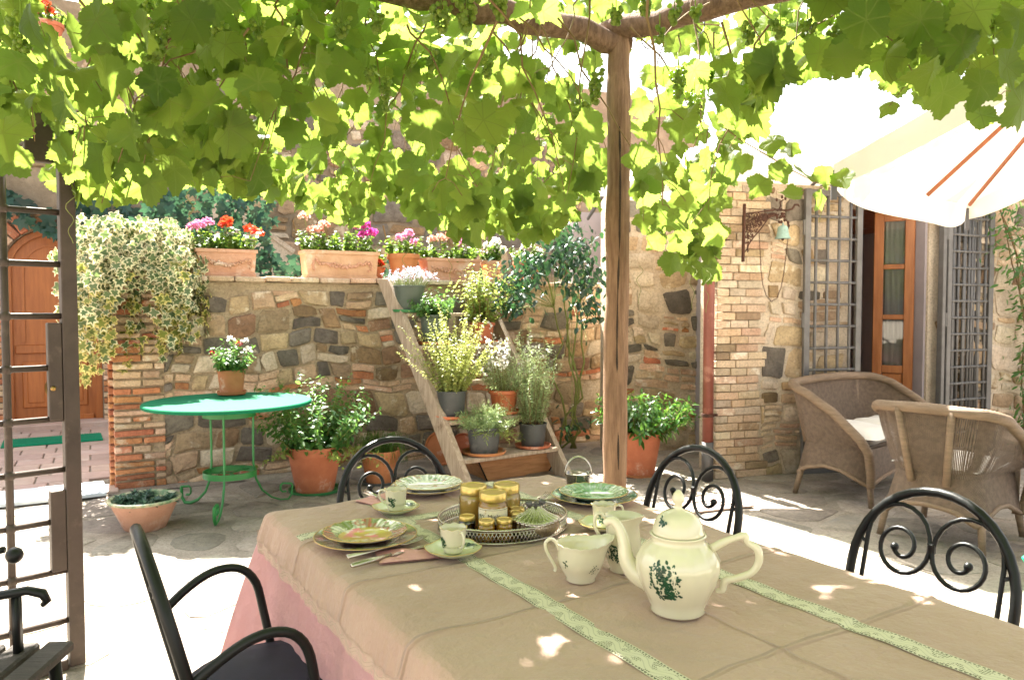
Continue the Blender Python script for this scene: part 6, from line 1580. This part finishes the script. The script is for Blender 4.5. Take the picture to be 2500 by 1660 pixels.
def sprig_print(root, surf, n, spread, seed, name='flower_print', size=.008):
    """painted sprig: thin leaves laid on a surface; surf(u, v) -> point, normal"""
    rd = random.Random(seed); P = []; T = []; Nn = []; S = []
    for k in range(n):
        a = rd.uniform(0, 2 * pi); r = sqrt(rd.random()) * spread; u, v = r * cos(a) * .85 + rd.gauss(0, spread * .08), r * sin(a) * (1.1 if sin(a) > 0 else .9)
        if rd.random() < .3: u = (u * .35) - v * .5
        p, n_ = surf(u, v); P.append(p + n_ * .0006); a2 = rd.uniform(0, 2 * pi); up = V((0, 0, 1)); sd = up.cross(n_).normalized(); T.append(sd * cos(a2) + n_.cross(sd) * sin(a2)); Nn.append(n_); S.append(size * rd.uniform(.6, 1.25))
    tp = (np.array([(0, 0, 0), (.3, .35, 0), (.24, .75, 0), (0, 1, 0), (-.24, .75, 0), (-.3, .35, 0)]), np.array([(0, 1, 2), (0, 2, 3), (0, 3, 4), (0, 4, 5)]), np.zeros((6, 2)), np.zeros(6))
    o = foliage(name, [tp], P, T, Nn, S, 'print_green', root, False); return o
def prof_surf(prof, a0, z0, sy=1.):
    def rad(z):
        for (r0, q0), (r1, q1) in zip(prof, prof[1:]):
            if q0 <= z <= q1 and q1 > q0: return r0 + (r1 - r0) * (z - q0) / (q1 - q0), (r1 - r0) / (q1 - q0)
        return prof[-1][0], 0
    def f(u, v):
        r, sl = rad(z0 + v); a = a0 + u / max(r, .01); n_ = V((cos(a), sin(a), -sl)).normalized(); return V((r * cos(a), r * sin(a), z0 + v)), n_
    return f
def toward(p): return atan2(-p.y, -p.x)                                       # the side that faces the camera
def cup(label, x, y, handle, pr_a, seed, sauc):
    p = onT(x, y); t = thing('coffee_cup', label, 'cup', V((p.x, p.y, zt + .008)), 0, 'coffee cups')
    prof = [(.021, 0), (.023, .003), (.026, .012), (.029, .03), (.031, .05), (.0325, .0585)]
    md = lambda a, i, r, z: (r, z + (.0016 * sin(a * 9) if i in (5, 6, 7) else 0))
    b = MB(); b.lathe(prof + [(.0332, .0605), (.0320, .0605), (.0300, .05), (.027, .015), (.001, .008)], 48, mod=md); b.build('cup_body', 'porcelain', t, True)
    b = MB(); b.lathe([(.0333, .0606), (.0319, .0609)], 48, mod=lambda a, i, r, z: (r, z + .0016 * sin(a * 9))); b.f = [f for f in b.f if len(f) == 4]; b.build('gilt_edge', 'gold_rim', t)
    h = V((cos(handle), sin(handle), 0)); b = MB(); b.smooth_tube([h * .029 + V((0, 0, .050)), h * .040 + V((0, 0, .055)), h * .050 + V((0, 0, .050)), h * .051 + V((0, 0, .036)), h * .042 + V((0, 0, .022)), h * .027 + V((0, 0, .017))], [.0026, .003, .003, .003, .003, .0026], 8); b.build('handle', 'porcelain', t, True)
    sprig_print(t, prof_surf(prof, pr_a, .026), 60, .013, seed, size=.0055)
    s_ = thing('saucer', sauc, 'saucer', V((p.x, p.y, zt)), 0, 'saucers under the coffee cups')
    b = MB(); b.lathe([(.03, 0), (.032, .002), (.05, .008), (.066, .018), (.0665, .0195), (.065, .0195), (.05, .0105), (.034, .0065), (.001, .0065)], 64, mod=lambda a, i, r, z: (r * (1 + (.035 * cos(a * 6) if i in (3, 4, 5) else 0)), z + (.0015 * cos(a * 6) if i in (3, 4, 5) else 0))); b.build('dish', 'porcelain_in', s_, True)
    b = MB(); b.tube([(.0665 * (1 + .035 * cos(a * 6)) * cos(a), .0665 * (1 + .035 * cos(a * 6)) * sin(a), .0197 + .0015 * cos(a * 6)) for a in np.linspace(0, 2 * pi, 65)[:-1]], .0009, 5, True); b.build('gilt_edge', 'gold_rim', s_, True)
    sp = lambda u, v: ((lambda a, r: (V((r * cos(a), r * sin(a), .0165 + .006 * (r - .058) / .01)), V((-.35 * cos(a), -.35 * sin(a), 1)).normalized()))(u / .05 * 1.1 + toward(p) + 2.2, .053 + v * .25))
    sprig_print(s_, sp, 34, .02, seed + 9, size=.006)
cup('coffee cup with green sprig beside the pale far plates', 964, 1255, pi * .93, toward(onT(964, 1255)) - .45, 3, 'saucer of the far left coffee cup')
cup('coffee cup at the near left, handle turned to the camera', 1105, 1362, toward(onT(1105, 1362)) + .5, toward(onT(1105, 1362)) - 1.05, 4, 'saucer of the near left coffee cup')
cup('coffee cup behind the tall jug, beside the green plates', 1477, 1297, .15, toward(onT(1477, 1297)) - .2, 5, 'saucer of the coffee cup behind the tall jug')

# teapot
p = onT(1660, 1500); ta = toward(p); t = thing('teapot', 'large white porcelain teapot with green flowers and domed lid', 'teapot', V((p.x, p.y, zt)), 0)
prof = [(.050, 0), (.053, .004), (.051, .010), (.060, .03), (.074, .06), (.081, .088), (.080, .105), (.070, .124), (.055, .136), (.051, .140)]
md = lambda a, i, r, z: (r * (1 + .012 * sin(a * 14 + z * 30) * (1 if 2 < i < 9 else 0)), z)
b = MB(); b.lathe(prof + [(.052, .148), (.055, .151), (.053, .153), (.047, .151), (.045, .14), (.002, .13)], 84, mod=md); b.build('body', 'porcelain', t, True)
ld = MB(); ld.lathe([(.050, .1525), (.050, .156), (.045, .172), (.040, .184), (.026, .194), (.010, .199), (.007, .203), (.0085, .206), (.007, .209), (.011, .214), (.0125, .221), (.0095, .229), (.004, .236), (.001, .237)], 48); lid = ld.build('lid', 'porcelain', t, True)
sprig_print(lid, lambda u, v: ((lambda a: (V((.0432 * cos(a), .0432 * sin(a), .1765 + v)), V((cos(a), sin(a), .45)).normalized()))(ta - .75 + u / .043)), 36, .010, 11, size=.006)
sp_ = V((cos(ta - pi / 2 - .1), sin(ta - pi / 2 - .1), 0)); hd = -sp_
b = MB(); pts = [sp_ * .055 + V((0, 0, .055)), sp_ * .082 + V((0, 0, .066)), sp_ * .10 + V((0, 0, .09)), sp_ * .105 + V((0, 0, .12)), sp_ * .112 + V((0, 0, .145)), sp_ * .124 + V((0, 0, .163)), sp_ * .136 + V((0, 0, .164)), sp_ * .143 + V((0, 0, .158))]
b.smooth_tube(pts, [.026, .021, .016, .0125, .0105, .0095, .0085, .0075], 16); b.build('spout', 'porcelain', t, True)
b = MB(); pts = [hd * .064 + V((0, 0, .128)), hd * .085 + V((0, 0, .142)), hd * .108 + V((0, 0, .153)), hd * .124 + V((0, 0, .158)), hd * .130 + V((0, 0, .146)), hd * .147 + V((0, 0, .135)), hd * .150 + V((0, 0, .112)), hd * .138 + V((0, 0, .090)), hd * .112 + V((0, 0, .076)), hd * .09 + V((0, 0, .068)), hd * .084 + V((0, 0, .05)), hd * .072 + V((0, 0, .046))]
b.smooth_tube(pts, [.009, .0075, .0065, .0075, .006, .008, .0075, .007, .007, .0075, .007, .004], 12); b.build('handle', 'porcelain', t, True)
sprig_print(t, prof_surf(prof, ta - .32, .075), 190, .036, 21, size=.0085)
# creamer
p = onT(1420, 1424); ta = toward(p); t = thing('cream_jug', 'low wide porcelain cream jug left of the teapot', 'jug', V((p.x, p.y, zt)), 0)
pr = [(.030, 0), (.033, .003), (.032, .008), (.046, .03), (.052, .05), (.050, .068), (.051, .080)]
spd = ta + pi / 2 + .25
def lip(a, i, r, z):
    k = max(0, cos(a - spd)) ** 6
    if i >= 4: q = min(1, (z - .05) / .03) if z > .05 else 0; return r + .022 * k * q, z + .012 * k * q + (.0012 * sin(a * 16) if i >= 6 and i <= 8 else 0)
    return r, z
b = MB(); b.lathe(pr + [(.0525, .083), (.051, .083), (.048, .07), (.046, .05), (.002, .012)], 56, mod=lip); b.build('body', 'porcelain', t, True)
h = V((cos(spd + pi), sin(spd + pi), 0)); b = MB(); b.smooth_tube([h * .048 + V((0, 0, .068)), h * .056 + V((0, 0, .086)), h * .068 + V((0, 0, .093)), h * .078 + V((0, 0, .085)), h * .076 + V((0, 0, .068)), h * .064 + V((0, 0, .045)), h * .056 + V((0, 0, .03)), h * .058 + V((0, 0, .022))], .0038, 8); b.build('handle', 'porcelain', t, True)
sprig_print(t, prof_surf(pr, ta - .7, .045), 10, .008, 31, size=.005); sprig_print(t, prof_surf(pr, ta + .6, .035), 14, .014, 32, size=.004)
# tall jug
p = onT(1524, 1400); ta = toward(p); t = thing('milk_jug', 'tall white porcelain jug standing behind the teapot spout', 'jug', V((p.x, p.y, zt)), 0)
pr = [(.028, 0), (.030, .003), (.029, .008), (.038, .033), (.041, .058), (.038, .085), (.0375, .108), (.041, .122)]
sp2 = ta + .9
b = MB(); b.lathe(pr + [(.0425, .125), (.041, .125), (.036, .108), (.036, .075), (.002, .02)], 48, mod=lambda a, i, r, z: (r + .012 * max(0, cos(a - sp2)) ** 6 * (1 if i in (7, 8, 9) else 0), z + .01 * max(0, cos(a - sp2)) ** 6 * (1 if i in (7, 8, 9) else 0))); b.build('body', 'porcelain', t, True)
h = V((cos(ta - 1.35), sin(ta - 1.35), 0)); b = MB(); b.smooth_tube([h * .039 + V((0, 0, .117)), h * .052 + V((0, 0, .131)), h * .063 + V((0, 0, .123)), h * .063 + V((0, 0, .1)), h * .053 + V((0, 0, .08)), h * .038 + V((0, 0, .07))], .004, 8); b.build('handle', 'porcelain', t, True)
sprig_print(t, prof_surf(pr, ta - .55, .046), 60, .02, 41, size=.007)
# tray
p = onT(1228, 1292); t = thing('serving_tray', 'oval silver tray with pierced gallery rim', 'tray', V((p.x, p.y, zt)), TA)
rx, ry = .178, .155
b = MB(); b.lathe([(.001, .003), (1, .003), (1.0, 0), (.001, 0)], 64, sx=rx, sy=ry); b.build('tray_base', 'silver', t, 40)
def oval(a, z, k=1.): return (rx * k * cos(a), ry * k * sin(a), z)
for z_, r_ in ((.004, .0022), (.036, .0032), (.031, .0012)): b = MB(); b.tube([oval(a, z_, 1.0) for a in np.linspace(0, 2 * pi, 81)[:-1]], r_, 7, True); b.build('rim_wire', 'silver', t, True)
b = MB(); n = 110
for k in range(n):
    a0, a1 = 2 * pi * k / n, 2 * pi * (k + 1.6) / n; b.tube([oval(a0, .005), oval((a0 + a1) / 2, .018, 1.002), oval(a1, .033)], .0011, 4); b.tube([oval(a1, .005), oval((a0 + a1) / 2, .018, .998), oval(a0, .033)], .0011, 4)
b.build('pierced_gallery', 'silver', t, True)['kind'] = 'stuff'
ZJ = zt + .004
def jar(label, x, ylid, r, h, hon, lab=None, name='honey_jar', seed=0):
    q = G(x, ylid, ZJ + h); t = thing(name, label, 'jar', V((q.x, q.y, ZJ)), 0, 'honey jars on the tray')
    hl = h * .80
    b = MB(); b.lathe([(r * .94, 0), (r, .004), (r, hl * .82), (r * .97, hl * .9), (r * .84, hl * .97), (r * .84, h * .86)], 36); b.build('glass', 'glass', t, True)
    b = MB(); b.lathe([(r * .9, .003), (r * .955, .006), (r * .955, hl * .84), (r * .92, hl * .92), (r * .8, hl * .97), (.001, hl * .97)], 36); b.build('contents', hon, t, True)
    b = MB(); b.lathe([(r * .9, hl * 1.0), (r * .94, hl * 1.0), (r * .95, hl * 1.02), (r * .94, h * .975), (r * .90, h), (r * .74, h), (r * .72, h - .0015), (.001, h - .0015)], 40); b.build('lid', 'gold_lid', t, 40)
    if lab:
        a0 = toward(q); wd = 1.25; b = MB(); b.grid(lambda u, v: ((r + .0007) * cos(a0 - wd + 2 * wd * u), (r + .0007) * sin(a0 - wd + 2 * wd * u), h * (.28 + .38 * v)), 24, 1); lb = b.build('paper_label', 'paper', t, True)
        if lab == 'text':
            cu_ = bpy.data.curves.new('lettering', 'FONT'); cu_.body = 'Miele'; cu_.size = .0172; cu_.align_x = 'CENTER'; cu_.extrude = .0
            to = bpy.data.objects.new('tmp', cu_); COL.objects.link(to); dg = bpy.context.evaluated_depsgraph_get(); m_ = bpy.data.meshes.new_from_object(to.evaluated_get(dg)); bpy.data.objects.remove(to)
            for v in m_.vertices:
                a = a0 + .08 + v.co.x / r * .9; zz = h * .44 + v.co.y * .8; rr = r + .0013; v.co = (rr * cos(a), rr * sin(a), zz)
            m_.materials.clear(); m_.materials.append(MT['ink']); link('lettering', m_, lb)
            b = MB(); b.grid(lambda u, v: ((r + .0011) * cos(a0 - wd + 2 * wd * u), (r + .0011) * sin(a0 - wd + 2 * wd * u), h * (.625 + .008 * v)), 24, 1); b.build('border_line', 'ink', lb)
            sprig_print(lb, lambda u, v: ((lambda a: (V((r * cos(a), r * sin(a), h * .42 + v)), V((cos(a), sin(a), 0))))(a0 - .8 + u / r)), 16, .008, 3, 'bee_drawing', .006)
jar('large honey jar at the back left of the tray', 1155, 1186, .0385, .108, 'honey_pale')
jar('large honey jar at the back right of the tray', 1236, 1183, .0385, .108, 'honey_pale')
jar('large honey jar in front with a Miele paper label', 1203, 1203, .0385, .108, 'honey', 'text')
jar('small jar of dark jam on the tray', 1139, 1262, .022, .056, 'honey_dark', None, 'jam_jar')
jar('small honey jar beside the dark jam', 1187, 1273, .022, .054, 'honey', None, 'small_honey_jar')
jar('small honey jar between another and the sugar bowl', 1231, 1270, .022, .054, 'honey', None, 'small_honey_jar')
jar('small honey jar half hidden behind the sugar bowl', 1262, 1252, .022, .054, 'honey', None, 'small_honey_jar')
jar('small honey jar at the very back of the tray', 1262, 1243, .022, .054, 'honey', None, 'small_honey_jar')
# sugar bowl
p = G(1308, 1314, ZJ); t = thing('sugar_bowl', 'fluted oval silver sugar bowl with knobbed lid', 'sugar bowl', V((p.x, p.y, ZJ)), R(8))
fl = lambda a, i, r, z: (r * (1 + .035 * cos(a * 26)) * (1 + .10 * cos(a * 2)), z + .004 * cos(a * 2) * (1 if z > .03 else 0))
b = MB(); b.lathe([(.030, 0), (.034, .003), (.046, .018), (.050, .030), (.047, .038), (.050, .042)], 130, mod=fl, sx=1.12, sy=.85); b.build('bowl', 'silver', t, True)
b = MB(); b.lathe([(.051, .0425), (.050, .045), (.040, .050), (.024, .060), (.012, .072), (.008, .076), (.001, .077)], 130, mod=fl, sx=1.12, sy=.85); ld = b.build('lid', 'silver', t, True)
b = MB()
for k, (x, y) in enumerate(((-.016, 0), (.016, .0), (-.02, .006), (.02, -.005), (0, 0))): b.ball((x, y, .084 + .004 * (k % 2)), .0085 if k < 2 else .006, 8, 6, (1, .8, 1))
b.tube([(-.018, 0, .083), (0, 0, .079), (.018, 0, .083)], .004, 6); b.build('knob', 'zinc', ld, True)
# glass bucket
p = onT(1413, 1196); t = thing('glass_bucket', 'small clear glass bucket with arched metal handle at the far corner', 'bucket', V((p.x, p.y, zt)), 0)
b = MB(); b.lathe([(.001, .003), (.032, .003), (.038, .006), (.042, .05), (.044, .052), (.041, .052), (.036, .008)], 32); b.build('glass', 'glass', t, True)
b = MB(); b.tube([(.044 * cos(a), 0, .045 + .06 * sin(a)) for a in np.linspace(0, pi, 17)], .0042, 8, flat=.5); b.tube([(.0435 * cos(a), .0435 * sin(a), .052) for a in np.linspace(0, 2 * pi, 41)[:-1]], .0012, 5, True); b.build('handle', 'silver', t, True)
b = MB(); b.lathe([(.001, .014), (.035, .014), (.036, .018), (.001, .02)], 24); b.ball((0, 0, .026), .006); b.build('contents', 'porcelain', t, True)
# cutlery and napkins
def knife(label, a, c, z=zt + .003):
    A, B = onT(*a), onT(*c); t = thing('table_knife', label, 'knife', V((A.x, A.y, z)), atan2(B.y - A.y, B.x - A.x), 'silver cutlery'); Lk = (B - A).length
    b = MB(); b.tube([(0, 0, .005), (.004, 0, .005), (Lk * .2, 0, .005), (Lk * .42, 0, .005)], [.004, .0065, .007, .005], 10, flat=.7); b.build('handle', 'silver', t, True)
    b = MB(); b.prism([(Lk * .42, .0), (Lk * .95, .0), (Lk, .003), (Lk * .95, .016), (Lk * .5, .014), (Lk * .42, .006)], .0012, Matrix.Rotation(-pi / 2, 4, 'X') @ Matrix.Translation((0, -.005, -.007))); b.build('blade', 'silver', t)
def fork(label, a, c, z=zt + .006):
    A, B = onT(*a), onT(*c); t = thing('table_fork', label, 'fork', V((A.x, A.y, z)), atan2(B.y - A.y, B.x - A.x), 'silver cutlery'); Lk = (B - A).length
    b = MB(); b.tube([(0, 0, .003), (Lk * .3, 0, .004), (Lk * .6, 0, .008), (Lk * .68, 0, .006)], [.006, .004, .003, .005], 8, flat=.4); b.build('handle', 'silver', t, True)
    for k in range(4): y = (k - 1.5) * .0055; b = MB(); b.tube([(Lk * .66, y * .5, .006), (Lk * .72, y, .005), (Lk * .88, y, .007), (Lk, y, .014)], [.0022, .0018, .0016, .0008], 6); b.build('tine', 'silver', t, True)
knife('silver knife in front of the near left plates', (852, 1398), (1075, 1335)); fork('silver fork beside the near left plates', (842, 1378), (1035, 1335), zt + .008)
knife('silver knife lying beside the far plates', (886, 1208), (965, 1245)); fork('silver fork left of the green plates', (1270, 1258), (1340, 1220)); knife('silver knife left of the green plates', (1300, 1250), (1395, 1232))
for x, y, rz, lab in ((990, 1362, .3, 'pink napkin folded under the near left fork'), (930, 1222, .9, 'pink napkin under the far knife')):
    p = onT(x, y); b = MB(); b.grid(lambda u, v: ((u - .5) * .14, (v - .5) * .09, .003 + .005 * (1 - (2 * u - 1) ** 4) * (1 - (2 * v - 1) ** 4) * (1 + .6 * sin(u * 9 + v * 5))), 16, 10); b.grid(lambda u, v: ((u - .5) * .14, (.5 - v) * .09, 0), 2, 2); tag(b.build('napkin', 'napkin', None, True, loc=V((p.x, p.y, zt - .001)), rot=(0, 0, rz)), lab, 'napkin', 'pink napkins')
